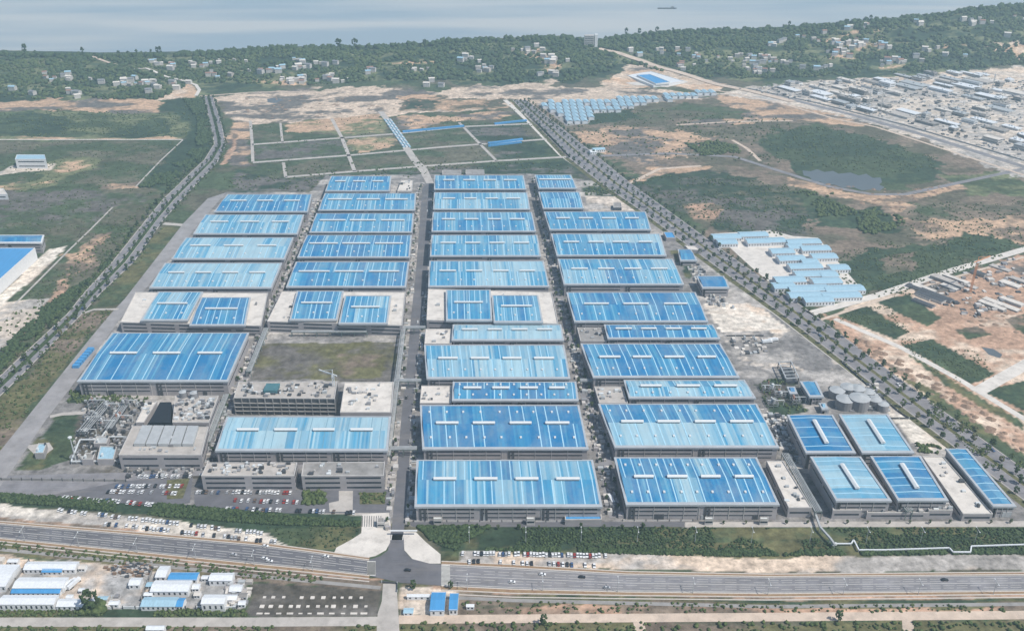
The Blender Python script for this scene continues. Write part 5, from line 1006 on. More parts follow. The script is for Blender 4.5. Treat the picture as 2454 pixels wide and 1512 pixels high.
# construction town
rq = random.Random(31); TA = math.atan2(W(2454, 400).y - W(1900, 240).y, W(2454, 400).x - W(1900, 240).x)
tpoly = [(W(*q).x, W(*q).y) for q in [(1800, 214), (1900, 200), (2150, 186), (2454, 168), (2700, 160), (2800, 470), (2454, 372), (2200, 300), (2000, 250)]]
o0 = W(2100, 270); du = Vector((math.cos(TA), math.sin(TA), 0)); dv = Vector((-du.y, du.x, 0)); cnt = 0
for b in range(0, 20):
    a = -720 + rq.uniform(0, 30)
    while a < 980:
        L = rq.uniform(14, 50); Wd = rq.uniform(8, 17); h = rq.choice([3, 3.5, 4, 5, 6, 7, 9]); a += L / 2
        c = o0 + du * a + dv * (b * 29 - 12 + (b // 3) * 12 + rq.uniform(-2, 2)); a += L / 2 + rq.choice([5, 8, 14, 26]); xx, yy_ = gx(c.x, c.y)
        if not (-20 < xx < 2480) or not inpoly(np.array([c.x]), np.array([c.y]), tpoly)[0] or rq.random() < .12 or vnoise(a, b * 29.0, 85, 3) > .70: continue
        if rq.random() < .18: L, Wd = rq.uniform(40, 62), rq.uniform(18, 26)
        elif rq.random() < .3: L, Wd = rq.uniform(10, 18), rq.uniform(9, 16)
        tone = rq.choice(['wall_light', 'wall_light', 'concrete_grey', 'wall_light', 'wall_white', 'concrete_grey']); rf = rq.choice(['concrete', 'concrete_white', 'concrete_grey', 'steel', 'container', 'steel', 'concrete_white', 'container'])
        tn = {'wall': 'dark grey', 'wall_light': 'light grey', 'concrete_grey': 'bare concrete', 'wall_white': 'white', 'tank': 'mid grey'}[tone]; rn = {'concrete': 'beige', 'concrete_white': 'whitish', 'concrete_grey': 'dull grey', 'steel': 'metal', 'container': 'white', 'wall': 'dark'}[rf]
        r = empty('town_block', (c.x, c.y, 0), f'{tn} block with {rn} roof, {"tall" if h > 11 else "low"}, {"far" if b > 7 else "middle" if b > 3 else "near"} rows of the construction town', 'building', 'blocks of the construction town', TA + (math.pi / 2 if L < 20 else 0))
        mb = MB(); mb.box(-L / 2, L / 2, -Wd / 2, Wd / 2, 0, h); mb.build('wall', M[tone], r)
        mb = MB(); mb.box(-L / 2 - .3, L / 2 + .3, -Wd / 2 - .3, Wd / 2 + .3, h, h + .7)
        for _ in range(rq.randint(0, 4)): x_, y_ = rq.uniform(-L * .4, L * .4), rq.uniform(-Wd * .35, Wd * .35); mb.box(x_ - 1.5, x_ + 1.5, y_ - 1.5, y_ + 1.5, h + .7, h + 2.4)
        mb.build('roof', M[rf], r); mb = MB()
        for z in np.arange(1.5, h - 1.5, 3.8):
            for s in (-1, 1): mb.box(-L * .45, L * .45, s * Wd / 2 - .08, s * Wd / 2 + .08, z, z + .8); mb.box(s * L / 2 - .08, s * L / 2 + .08, -Wd * .4, Wd * .4, z, z + 1.4)
        if mb.f: o = mb.build('window_row', M['glass'], r); o['kind'] = 'stuff'
        cnt += 1
print('town', cnt)
for a in range(22):   # construction parcels at right
    x, y = rq.uniform(2200, 2450), rq.uniform(640, 740)
    if y < 690 - (x - 2190) * .28: continue
    p = W(x, y); L, Wd, h = rq.uniform(14, 40), rq.uniform(6, 11), rq.uniform(.8, 3.2); tn = rq.choice(['concrete_grey', 'wall_light', 'tank'])
    r = empty('site_block', (p.x, p.y, 0), {'concrete_grey': 'bare concrete', 'wall_light': 'light grey', 'container': 'white', 'tank': 'mid grey'}[tn] + (' low' if h < 2 else ' raised') + ' foundation block on the right construction site', 'building', 'blocks on the right construction site', TA + .1)
    mb = MB(); mb.box(-L / 2, L / 2, -Wd / 2, Wd / 2, 0, h); mb.build('wall', M[tn], r); mb = MB(); mb.box(-L / 2 + .4, L / 2 - .4, -Wd / 2 + .4, Wd / 2 - .4, h, h + .3); mb.build('roof', M[rq.choice(['concrete', 'dark', 'concrete_white'])], r)
# bottom left camp
def hut(label, x0, x1, y0, y1, h, roof, wall='wall_white', rise=1.2):
    a, b, c, d = W(x0, y0, h), W(x1, y0, h), W(x1, y1, h), W(x0, y1, h); cc = (a + b + c + d) / 4
    return gable('camp_hut', label, 'hut', Vector((cc.x, cc.y, 0)), 0, (b - a).length * .5 + (c - d).length * .5, (a.y - d.y), h, wall, roof, 'huts of the camp beside the boulevard', rise=rise)
hut('long white roofed hut nearest the boulevard in the left camp', 62, 184, 1345, 1364, 4, 'container')
hut('small blue roofed lean-to before the upper white hut', 103, 150, 1361, 1370, 3, 'blue')
hut('wide white roofed hut with a blue apron in the left camp', 38, 157, 1383, 1408, 5, 'container')
hut('long dark blue lean-to under the wide white hut', 30, 146, 1409, 1420, 3, 'blue')
hut('white hut with dotted front at the bottom left corner', 2, 134, 1425, 1447, 6, 'container')
hut('short white hut beside the big dark tree', 140, 226, 1434, 1452, 4, 'container')
hut('white hut cut by the left edge of the camp', -30, 30, 1352, 1404, 5, 'container')
hut('deep blue flat roofed hut by the fence', 406, 474, 1371, 1388, 4, 'blue', rise=.6)
hut('bright white square hut below the deep blue one', 366, 455, 1390, 1416, 5, 'container')
hut('pale blue roofed hut at the lower camp gate', 342, 424, 1430, 1452, 4, 'blue_pale')
hut('tiny strong blue roofed hut at the lower camp gate', 426, 441, 1432, 1452, 4, 'blue')
hut('white hut at the upper right corner of the camp', 504, 558, 1372, 1390, 5, 'container')
hut('white hut with two rows of windows at the lower right of the camp', 486, 540, 1424, 1446, 7, 'container')
hut('small white office cabin right of the lower camp huts', 545, 568, 1424, 1436, 3, 'container')
hut('small white office cabin right of the camp, upper one', 552, 580, 1400, 1416, 3, 'container')
hut('white tent roof beside the heap of scrap', 312, 338, 1384, 1401, 4, 'container')
hut('white container behind the deep blue hut', 378, 402, 1356, 1382, 4, 'container')
hut('strong blue roofed hut beside the bottom concrete road', 1033, 1066, 1418, 1462, 5, 'blue')
hut('second blue roofed hut right of the first', 1078, 1097, 1421, 1460, 5, 'blue')
hut('small pale blue pool like roof near the bottom road', 968, 990, 1456, 1468, 2.5, 'blue_pale', rise=.3)
hut('long low white shelter left of the blue hut', 976, 1032, 1423, 1429, 3, 'container')
hut('white trailer parked at the bottom edge', 352, 394, 1498, 1508, 4, 'container')
hut('little white cabin in the waste at the bottom right', 1118, 1136, 1447, 1453, 3, 'container')
for lb, x0, x1, y0, y1, rf in (('small white cabin at the top left of the camp yard', 20, 44, 1338, 1346, 'container'), ('grey cabin beside the upper white hut', 190, 205, 1352, 1362, 'concrete_white'), ('narrow white cabin left of the camp gate', 262, 285, 1438, 1448, 'container'), ('small blue cabin near the scrap heap', 352, 364, 1394, 1404, 'blue_pale'), ('little white cabin above the pale blue hut', 346, 366, 1418, 1426, 'container'),
        ('white cabin right of the bright white square hut', 462, 478, 1398, 1410, 'container'), ('grey roofed cabin in the centre right of the camp', 466, 480, 1416, 1426, 'concrete_white'), ('thin white cabin at the upper right fence', 484, 500, 1378, 1386, 'container'), ('small white cabin at the lower right fence', 572, 588, 1438, 1448, 'container'), ('small grey cabin against the right camp fence', 574, 592, 1420, 1430, 'concrete_grey'),
        ('low white cabin right of the wide white hut', 160, 174, 1424, 1432, 'container'), ('tiny white cabin near the lorries', 190, 202, 1408, 1415, 'container'), ('low blue tinted cabin at the yard bottom', 234, 258, 1428, 1436, 'blue_pale')): hut(lb, x0, x1, y0, y1, 3, rf, rise=.5)
# fence of the camp
def wallline(label, pts, h=2.2, m='wall_white', post=8, name='perimeter_wall'):
    w = [W(*p) for p in pts]; c = w[0]; r = empty(name, c, label, 'wall'); mb = MB()
    for a, b in zip(w[:-1], w[1:]): mb.bar(a - c + Vector((0, 0, h / 2)), b - c + Vector((0, 0, h / 2)), .35, h)
    mb.build('panel', M[m], r); ws = resample(w, post)
    pm = MB(); pm.box(-.3, .3, -.3, .3, 0, h + .4); me = pm.mesh('post', M['dark' if m != 'dark' else 'steel'])
    for q in ws[:120]: link('post', me, r, q - c)
wallline('white block wall along the bottom of the left camp', [(0, 1461), (270, 1459)]); wallline('white block wall section between the camp gates', [(295, 1458), (445, 1458)]); wallline('white block wall at the right end of the camp', [(470, 1458), (568, 1458)])
wallline('pale fence wall running down the left camp side', [(70, 1345), (5, 1440)], m='concrete_grey'); wallline('pale dividing wall in the middle of the camp', [(365, 1370), (338, 1440)], m='concrete_grey')
wallline('grey boundary wall above the left hedge', [(-20, 1150), (150, 1152), (302, 1154)], m='concrete_grey')
wallline('dark retaining wall at the bridge to the bottom road', [(915, 1396), (952, 1399), (952, 1418)], m='dark', h=1.6)
wallline('low grey kerb wall around the front halls', [(992, 1250), (1440, 1250)], h=1.2, m='wall_light'); wallline('low grey kerb wall around the fourth column front hall', [(1492, 1248), (1660, 1248)], h=1.2, m='wall_light')
wallline('dark hedge wall line at the east yard edge', [(2018, 870), (2090, 934), (2150, 985), (2178, 1004), (2130, 1004)], h=1.6, m='dark')
wallline('dark line of fence in front of the white yard', [(1740, 806), (1830, 806)], h=1.6, m='dark')
# scrap heap
rs = random.Random(3); mb = MB()
for _ in range(420):
    p = W(rs.gauss(318, 22), rs.gauss(1366, 6)); s = rs.uniform(.5, 1.6); mb.box(p.x - s, p.x + s, p.y - s * .5, p.y + s * .5, 0, rs.uniform(.5, 2.2), rs.choice([0, 0, 1, 2]))
tag(mb.build('scrap_heap', [M['dark'], M['earth'], M['wall_light']]), 'dark heap of scrap and timber in the camp yard', 'scrap heap', kind='stuff')
# foundation slabs in the brown lot
fs = random.Random(12); sm = [];
for (y, xs) in ((1432, (723, 749, 775, 801, 820, 840, 866)), (1453, (628, 649, 673, 697, 715, 738, 762, 783, 799, 826, 852, 877)), (1470, (622, 640, 668, 695, 720, 742, 768, 795, 822, 848, 872)), (1431, (634, 655, 680))):
    for x in xs:
        p = W(x, y); w_ = fs.uniform(.9, 1.6) * (1 if y != 1470 else 1.4); d_ = w_ * (.9 if y != 1470 else .35); mb = MB(); mb.box(-w_, w_, -d_, d_, 0, .5)
        tag(mb.build('footing', M['concrete_white'], None, (p.x, p.y, 0)), {1432: 'small white concrete footing in the far row of the brown lot', 1431: 'small white concrete footing at the left of the far row of the brown lot', 1453: 'square white concrete footing in the middle row of the brown lot', 1470: 'flat white concrete footing in the near row of the brown lot'}[y], 'footing', 'concrete footings in the brown lot')

# ------------------------------------------------------------------ tanks, pipes, frames, cranes, lamps
for i, (x, y, rad, h, lb) in enumerate([(2004, 950, 7, 9, 'left grey tank of the back tank row'), (2030, 944, 7, 10, 'middle greenish tank of the back tank row'), (2052, 947, 7, 10, 'third tank of the back tank row'), (2078, 952, 6, 8, 'rightmost small tank of the back row'), (2022, 975, 8, 11, 'left large silo in front of the back tanks'), (2056, 976, 9, 13, 'largest round silo of the tank farm'), (2094, 972, 6, 9, 'slender tank right of the largest silo'), (2114, 982, 5, 8, 'small greenish tank at the right of the tank farm'),
        (440, 950, 3.4, 5, 'left roof tank on the cluttered utility block'), (466, 952, 3.4, 5, 'right roof tank on the cluttered utility block')]):
    h *= .8 if x > 600 else 1; z = 13.6 if y < 960 and x < 600 else 0; p = W(x, y, z); r = empty('storage_tank', (p.x, p.y, z), lb, 'tank', 'round storage tanks' if z == 0 else 'roof tanks')
    mb = MB(); mb.cyl(0, 0, 0, h, rad, 20); mb.build('shell', M['tank'], r); mb = MB(); mb.cyl(0, 0, h, h + rad * .25, rad * 1.02, 20, r1=.4); mb.build('lid', M['steel'], r)
    mb = MB(); mb.bar((rad, 0, 0), (rad, 0, h + 1), .5); mb.build('ladder', M['dark'], r)
def pipe(label, pts, z, r=.5, m='vent', name='pipeline', legs=True, cat='pipeline'):
    w = [W(p[0], p[1], (p[2] if len(p) > 2 else z)) for p in pts]; c = Vector((w[0].x, w[0].y, 0)); o = empty(name, c, label, cat)
    mb = MB()
    for a, b in zip(w[:-1], w[1:]): mb.bar(a - c, b - c, r * 2)
    mb.build('pipe', M[m], o)
    if legs:
        for q in resample(w, 14)[:70]: mb = MB(); mb.bar((q.x - c.x, q.y - c.y, 0), (q.x - c.x, q.y - c.y, q.z), .35); mb.build('support', M['steel'], o)
pipe('white pipeline with jogs running along the green belt at right', [(2005, 1302), (2040, 1302), (2046, 1293), (2058, 1317), (2120, 1317), (2275, 1312), (2284, 1322), (2326, 1322), (2328, 1308), (2454, 1304), (2600, 1300)], 2, .42, 'container')
pipe('white pipe bridge descending from the cluster halls to the green belt', [(1945, 1210), (1952, 1225), (1965, 1262), (1990, 1290), (2000, 1304)], 4, .7, 'steel')
pipe('short white pipe stub in the green belt', [(1994, 1304), (2005, 1302)], 2, .8)
pipe('stepped white pipe rack around the fenced substation', [(171, 1104), (188, 1062), (192, 1053), (242, 1053), (243, 1047), (268, 1014), (292, 968)], 3, .5)
pipe('straight white pipe below the substation', [(170, 1105), (280, 1104)], 3, .5); pipe('white pipe linking the substation to the utility building', [(243, 1047), (295, 1046)], 3, .45)
def rack(label, A, Bp, h, w=4, m='steel_green'):
    a, b = W(*A), W(*Bp); c = a.copy(); o = empty('pipe_rack', c, label, 'pipe rack', 'overhead pipe racks'); d = b - a; L = d.length; d.normalize(); s = Vector((-d.y, d.x, 0)) * w / 2
    mb = MB()
    for k in (-1, -.4, .1, .6, 1): mb.bar(s * k + Vector((0, 0, h)), d * L + s * k + Vector((0, 0, h)), .45)
    mb.build('pipes', M['steel'], o).name = 'pipe_bundle'
    mb = MB()
    for k in (-1, 1): mb.bar(s * k + Vector((0, 0, h - 1)), d * L + s * k + Vector((0, 0, h - 1)), .5)
    mb.build('beam', M[m], o); n = max(2, int(L / 12))
    for i in range(min(n, 60) + 1):
        q = d * L * i / n; mb = MB(); mb.bar(q - s, q - s + Vector((0, 0, h)), .45); mb.bar(q + s, q + s + Vector((0, 0, h)), .45); mb.bar(q - s + Vector((0, 0, h - .5)), q + s + Vector((0, 0, h - .5)), .5); mb.build('trestle', M[m], o)
rack('long pipe rack left of the main road beside the lawn', (968, 800), (930, 1110), 8); rack('pipe rack crossing the main road below the lawn', (948, 928), (1010, 928), 8); rack('pipe rack crossing the main road beside the second stepped building', (965, 800), (1020, 800), 8)
rack('pipe rack crossing the alley between third and fourth columns', (1390, 928), (1432, 928), 8); rack('pipe rack along the alley left of the lawn', (640, 800), (598, 905), 7); rack('pipe rack in the alley beside the scaffolded building', (545, 960), (500, 1075), 7)
rack('pipe rack west of the concrete long roof', (1878, 1105), (1958, 1245), 8, 5); rack('pipe rack in the substation', (262, 975), (200, 1048), 6, 8, 'dark'); rack('second pipe rack inside the utility yard', (300, 985), (262, 1040), 6, 6, 'dark')
rack('pipe rack behind the front halls', (935, 1092), (1000, 1092), 8); rack('pipe rack bridging before the stepped building', (700, 806), (880, 806), 6, 3); rack('thin pipe rack at the lower cluster gap', (2150, 1215), (2175, 1245), 9, 5)
rp = random.Random(44)
for i, (x, y, lb) in enumerate([(228, 975, 'rear left open pipe frame of the process yard'), (262, 985, 'rear middle open pipe frame of the process yard'), (305, 975, 'rear right open pipe frame of the process yard'), (222, 1010, 'left middle open pipe frame of the process yard'), (250, 1020, 'central open pipe frame of the process yard'), (290, 1008, 'right middle open pipe frame of the process yard'), (205, 1040, 'front left open pipe frame of the process yard'),
        (1840, 935, 'pipe frame in the garden beside the whitish narrow hall'), (1868, 950, 'larger pipe frame left of the tilted blue shed'), (1850, 970, 'front pipe frame of the pipe garden'), (1905, 965, 'pipe frame below the small blue kiosk')]):
    p = W(x, y); r = empty('process_frame', (p.x, p.y, 0), lb, 'pipe frame', 'open steel pipe frames'); a, b, h = rp.uniform(3, 5.5), rp.uniform(3, 6), rp.uniform(4, 7.5)
    mb = MB()
    for sx in (-a, 0, a):
        for sy in (-b, b): mb.bar((sx, sy, 0), (sx, sy, h), .5)
    mb.build('columns', M['steel_green'], r).name = 'column_set'
    for z in (h * .5, h):
        mb = MB()
        for sy in (-b, 0, b): mb.bar((-a, sy, z), (a, sy, z), .4)
        for sx in (-a, 0, a): mb.bar((sx, -b, z), (sx, b, z), .4)
        mb.build('deck', M['tank'], r)
    for _ in range(4): mb = MB(); mb.cyl(rp.uniform(-a, a) * .7, rp.uniform(-b, b) * .7, h * .5, h * .5 + rp.uniform(2, 6), rp.uniform(.6, 1.5), 10); mb.build('vessel', M[rp.choice(['tank', 'vent', 'steel', 'tile_red'])], r)
    mb = MB(); mb.bar((-a, 0, h + .6), (a + 6, 0, h + .6), .5); mb.bar((a + 6, 0, 0), (a + 6, 0, h + .6), .5); mb.build('pipe', M['vent'], r)
# lattice roof frame
r = empty('lattice_frame', W(1890, 905), 'open dark steel frame with white slab bays on the grey yard', 'frame'); c = W(1890, 905)
Q = [W(1866, 868, 7) - c, W(1896, 866, 7) - c, W(1914, 905, 7) - c, W(1884, 907, 7) - c]
mb = MB()
for i in range(4): mb.bar(Q[i], Q[(i + 1) % 4], .9, .8)
mb.build('edge_beam', M['steel'], r)
for t in (.2, .4, .6, .8): mb = MB(); mb.bar(Q[0].lerp(Q[3], t), Q[1].lerp(Q[2], t), .6, .6); mb.build('cross_beam', M['steel'], r)
for q in Q + [Q[0].lerp(Q[3], .5), Q[1].lerp(Q[2], .5)]: mb = MB(); mb.bar((q.x, q.y, 0), q, .8); mb.build('column', M['dark'], r)
mb = MB(); mb.prism([(q.x * .9 + .6, q.y * .9) for q in (Q[3], Q[2], Q[1], Q[0])], 0, 2.2); mb.build('pit_floor', M['dark'], r)
def crane(label, x, y, h, jib, az, m, z0=0):
    p = W(x, y, z0); r = empty('tower_crane', (p.x, p.y, z0), label, 'crane'); mb = MB()
    for sx in (-.8, .8):
        for sy in (-.8, .8): mb.bar((sx, sy, 0), (sx, sy, h), .35)
    for z in range(0, int(h) - 2, 3): mb.bar((-.8, -.8, z), (.8, -.8, z + 3), .25); mb.bar((.8, .8, z), (-.8, .8, z + 3), .25)
    mb.build('mast', M[m], r); d = Vector((math.cos(az), math.sin(az), 0)); mb = MB(); mb.bar(-d * jib * .3 + Vector((0, 0, h)), d * jib + Vector((0, 0, h)), .9, .9); mb.bar((0, 0, h), (0, 0, h + 5), .6); mb.bar((0, 0, h + 5), d * jib * .8 + Vector((0, 0, h)), .3)
    mb.build('jib', M[m], r); mb = MB(); mb.box(-1, 1, -1, 1, h - 2.5, h); mb.build('cab', M['wall_white'], r)
M['crane_orange'] = mat('crane_orange', (0.6, 0.28, 0.14), .6, .05); 
crane('orange tower crane on the right construction site', 2325, 700, 38, 24, .6, 'crane_orange'); crane('small white crane on the unfinished roof', 800, 925, 12, 16, 2.6, 'vent', 17)
crane('pale left tower crane of the construction town', 2080, 262, 34, 26, 1.1, 'wall_light'); crane('pale right tower crane of the construction town', 2110, 268, 36, 26, .3, 'wall_light'); crane('tall pale crane at the far right of the construction town', 2375, 225, 38, 28, 2.2, 'wall_light')
def lamp(label, x, y, h, grp, arm=2.5, group=True):
    p = W(x, y); r = empty('street_lamp', (p.x, p.y, 0), label, 'street lamp', grp); mb = MB(); mb.cyl(0, 0, 0, h, .22, 6, r1=.12); mb.build('pole', M['steel'], r)
    mb = MB(); mb.bar((0, -arm, h), (0, arm, h + .2), .22); mb.build('arm', M['steel'], r); mb = MB(); mb.box(-.3, .3, -arm - .8, -arm + .3, h - .1, h + .15); mb.box(-.3, .3, arm - .3, arm + .8, h, h + .3); mb.build('lamp_head', M['vent'], r)
for i, x in enumerate((1125, 1260, 1392, 1527, 1665, 1800, 1940, 2075, 2205, 2335)): lamp('tall lamp post in the green belt right of the gate, ' + ('nearest the gate', 'second from the gate', 'third from the gate', 'fourth from the gate', 'fifth from the gate', 'sixth from the gate', 'left of the pipe bridge', 'right of the pipe bridge', 'second before the right edge', 'nearest the right edge')[i], x, 1300, 12, 'lamp posts in the right green belt')
for i, x in enumerate((60, 190, 330, 470, 610, 750)): lamp('lamp post on the kerb of the left boulevard, ' + ('leftmost', 'second from left', 'third from left', 'fourth from left', 'fifth from left', 'nearest the gate')[i], x, 1290 + (x - 0) * .105, 11, 'lamp posts on the left boulevard')
for i in range(8): x = 1120 + i * 180; lamp('lamp post on the near kerb of the right boulevard, ' + ('nearest the junction', 'second', 'third', 'fourth', 'fifth', 'sixth', 'seventh', 'farthest right')[i], x, 1412 + min(12, i * 3), 11, 'lamp posts on the right boulevard')
p = W(183, 1108); r = empty('light_mast', (p.x, p.y, 0), 'tall pale mast on the triangular lawn', 'mast'); mb = MB(); mb.cyl(0, 0, 0, 24, .7, 8, r1=.4); mb.build('pole', M['steel'], r); mb = MB(); mb.cyl(0, 0, 24, 25, 1.6, 8); mb.build('lamp_head', M['vent'], r)
# blue site fencing on the parcels
for lb, pts, w_ in (('long blue site fence left part above the parcels', [(965, 318), (1040, 311), (1112, 304)], 4), ('blue site fence near the avenue end of the parcels', [(1185, 299), (1262, 291)], 4), ('double blue site fence across the right parcels', [(1170, 346), (1215, 341), (1252, 336)], 5), ('thin blue site fence below the double one', [(1170, 352), (1250, 343)], 2)):
    ws = [W(*p) for p in pts]; c = ws[0]; o = empty('site_fence', c, lb, 'fence'); rr = resample(ws, 8)
    for a, b in zip(rr[:-1], rr[1:]): mb = MB(); mb.bar(a - c + Vector((0, 0, 1.5)), b - c + Vector((0, 0, 1.5)), w_, 3); mb.build('fence_panel', M['blue'], o)
ws = [W(928, 288), W(975, 355)]; o = empty('pipe_stack', ws[0], 'pale blue pipe stacks lying on the entry road', 'pipes'); rr = resample(ws, 7)
for i, (a, b) in enumerate(zip(rr[:-1], rr[1:])):
    for s in (-5, 0, 5): mb = MB(); mb.bar(a - ws[0] + Vector((s, 0, 1)), a.lerp(b, .7) - ws[0] + Vector((s + 1, 0, 1)), 3, 2); mb.build('pipe_bundle', M['blue_pale' if (i + s) % 3 else 'container'], o)
ws = [W(220, 838), W(180, 884)]; o = empty('site_fence', ws[0], 'row of bright blue cabins beside the west road', 'fence'); rr = resample(ws, 5)
for a, b in zip(rr[:-1], rr[1:]): mb = MB(); mb.bar(a - ws[0] + Vector((0, 0, 1.5)), a.lerp(b, .8) - ws[0] + Vector((0, 0, 1.5)), 6, 3); mb.build('cabin', M['blue'], o)
# barge
p = W(1598, 22, -3); r = empty('barge', (p.x, p.y, -3), 'long dark barge on the river at the top right', 'boat')
mb = MB(); mb.prism([(-28, -3), (24, -4), (30, 0), (24, 4), (-28, 3)], 0, 3); mb.build('hull', M['dark'], r); mb = MB(); mb.box(12, 22, -2.5, 2.5, 3, 7); mb.build('wheelhouse', M['tank'], r)

def clutter(label, regions, seed, mats=('steel', 'wall_light', 'wall', 'concrete_white', 'tank', 'concrete'), smin=.5, smax=2.4):
    rnd = np.random.default_rng(seed); rr = random.Random(seed); mb = MB()
    for pts, n in regions:
        w = [W(*p) for p in pts]; poly = [(q.x, q.y) for q in w]; px = [q[0] for q in poly]; py = [q[1] for q in poly]
        X = rnd.uniform(min(px), max(px), n * 6); Y = rnd.uniform(min(py), max(py), n * 6); ok = inpoly(X, Y, poly)
        for x, y in zip(X[ok][:n], Y[ok][:n]):
            a, b, h = rr.uniform(smin, smax), rr.uniform(smin, smax), rr.uniform(.3, 3.2); mb.box(x - a, x + a, y - b, y + b, 0, h, rr.randrange(len(mats)))
    tag(mb.build('yard_clutter', [M[m] for m in mats]), label, 'clutter', kind='stuff')
strip = lambda A, B_: A + B_[::-1]
clutter('small plant, ducts and crates crowding the alleys between the halls', [(strip(A34L, A34R), 420), (strip(A12L, A12R), 360), (strip(lerp2(MR_L, MR_R, -.55), lerp2(MR_L, MR_R, -.1)), 240), (strip(lerp2(MR_L, MR_R, 1.1), lerp2(MR_L, MR_R, 1.5)), 240)], 61)
clutter('switchgear and small plant in the fenced substation and utility yard', [([(205, 962), (352, 964), (300, 1108), (165, 1108)], 420), ([(300, 1112), (520, 1098), (500, 1140), (300, 1145)], 160)], 62, ('steel', 'dark', 'dark', 'wall_light', 'tank'), .3, 1.5)
clutter('crates and small plant between the tanks and the cluster halls', [([(1985, 930), (2100, 925), (2130, 985), (2000, 985)], 160), ([(1820, 985), (1885, 1000), (1940, 1120), (1890, 1110)], 160), ([(1620, 600), (1660, 620), (1760, 740), (1700, 730)], 120), ([(1750, 812), (1860, 806), (1830, 850), (1760, 850)], 30)], 63, ('steel', 'tank', 'dark', 'concrete_white'))
clutter('heaps, sheds and formwork crowding the construction town', [([(1760, 215), (1900, 200), (2150, 186), (2454, 170), (2700, 160), (2800, 480), (2454, 385), (2200, 305), (2000, 255)], 1700), ([(2195, 690), (2300, 655), (2454, 612), (2600, 580), (2600, 745), (2454, 745), (2330, 765), (2260, 735)], 150)], 64, ('concrete_white', 'wall_light', 'dark', 'concrete_grey', 'tank'), .8, 3.2)
clutter('low dark huts and gear of the left camp', [([(545, 1395), (600, 1395), (592, 1455), (540, 1455)], 60), ([(0, 1340), (60, 1345), (0, 1420)], 20), ([(230, 1430), (290, 1430), (280, 1458), (225, 1458)], 30)], 65)

def heaps(label, regions, seed, m, smin, smax):
    rnd = np.random.default_rng(seed); rr = random.Random(seed); mb = MB()
    for pts, n in regions:
        w = [W(*p) for p in pts]; poly = [(q.x, q.y) for q in w]; px = [q[0] for q in poly]; py = [q[1] for q in poly]
        X = rnd.uniform(min(px), max(px), n * 6); Y = rnd.uniform(min(py), max(py), n * 6); ok = inpoly(X, Y, poly)
        for x, y in zip(X[ok][:n], Y[ok][:n]):
            a = rr.uniform(smin, smax); k = 7; R0 = [(x + a * rr.uniform(.7, 1.3) * math.cos(6.283 * i / k), y + a * rr.uniform(.7, 1.3) * math.sin(6.283 * i / k), -.05) for i in range(k)]; t = (x + rr.uniform(-.2, .2) * a, y, a * rr.uniform(.25, .5))
            for i in range(k): mb.face([R0[i], R0[(i + 1) % k], t])
    tag(mb.build('spoil_heaps', M[m]), label, 'heap', kind='stuff')
heaps('low spoil heaps and mounds on the bare earth', [([(560, 235), (900, 225), (1230, 225), (1230, 260), (900, 275), (600, 285)], 130), ([(1360, 320), (1700, 340), (1640, 370), (1450, 368)], 70), ([(1960, 440), (2300, 450), (2150, 510), (1990, 470)], 60), ([(2000, 770), (2454, 1040), (2454, 1090), (2060, 840)], 80), ([(2250, 700), (2454, 640), (2454, 800), (2330, 780)], 60), ([(190, 590), (270, 558), (200, 660), (150, 660)], 30), ], 71, 'earth', 1.2, 4.5)
# ------------------------------------------------------------------ vehicles
def car_mesh(m, L=4.6, Wd=1.9):
    out = []; x, y = L / 2, Wd / 2
    mb = MB(); prof = [(-x, .35), (-x, .85), (-x * .92, 1.0), (x * .55, .95), (x, .75), (x, .35)]
    for s in (-1, 1): f = [(a, s * y, b) for a, b in prof]; mb.face(f if s < 0 else f[::-1])
    for (a, b), (c, d) in zip(prof, prof[1:] + prof[:1]): mb.face([(a, -y, b), (a, y, b), (c, y, d), (c, -y, d)])
    roof = [(-x * .62, -y * .8), (x * .12, -y * .8), (x * .12, y * .8), (-x * .62, y * .8)]; base = [(-x * .9, -y * .95), (x * .5, -y * .95), (x * .5, y * .95), (-x * .9, y * .95)]
    for i in range(4): j = (i + 1) % 4; mb.face([(*base[i], .97), (*base[j], .97), (*roof[j], 1.47), (*roof[i], 1.47)], 1)
    mb.face([(*q, 1.48) for q in roof], 0)
    for sx in (-.62, .62):
        for sy in (-1, 1): mb.box(x * sx - .32, x * sx + .32, sy * y - .12, sy * y + .06, 0, .64, 2)
    return mb.mesh('parked_car', [M[m], M['glass'], M['tyre']])
CM = {k: car_mesh(k) for k in ('car_white', 'car_silver', 'car_black', 'car_red', 'car_blue', 'car_brown')}
CN = {'car_white': 'white', 'car_silver': 'silver', 'car_black': 'black', 'car_red': 'red', 'car_blue': 'dark blue', 'car_brown': 'brown'}
rv = random.Random(77)
def cars(where, group, x0, y0, x1, y1, n, rz, prob=.85, white=.6):
    a, b = W(x0, y0), W(x1, y1)
    for i in range(n):
        if rv.random() > prob: continue
        p = a.lerp(b, (i + .5) / n); k = 'car_white' if rv.random() < white else rv.choice(['car_silver', 'car_silver', 'car_black', 'car_black', 'car_black', 'car_red', 'car_blue', 'car_brown'])
        o = link('parked_car', CM[k], None, (p.x, p.y + rv.uniform(-.5, .5), .2), rz + rv.uniform(-.06, .06) + (math.pi if rv.random() < .3 else 0)); tag(o, CN[k] + ' car parked ' + where + ', ' + ('left end', 'left part', 'middle', 'right part', 'right end')[min(4, int(5 * i / n))], 'car', group)
H = math.pi / 2
cars('in the row under the left hedge', 'cars in the row under the left hedge', 130, 1222, 640, 1280, 62, H + .15, .72, .75)
cars('in the kerb side row of the dirt car park', 'cars in the kerb side row of the dirt car park', 250, 1256, 690, 1303, 52, H + .15, .55, .5)
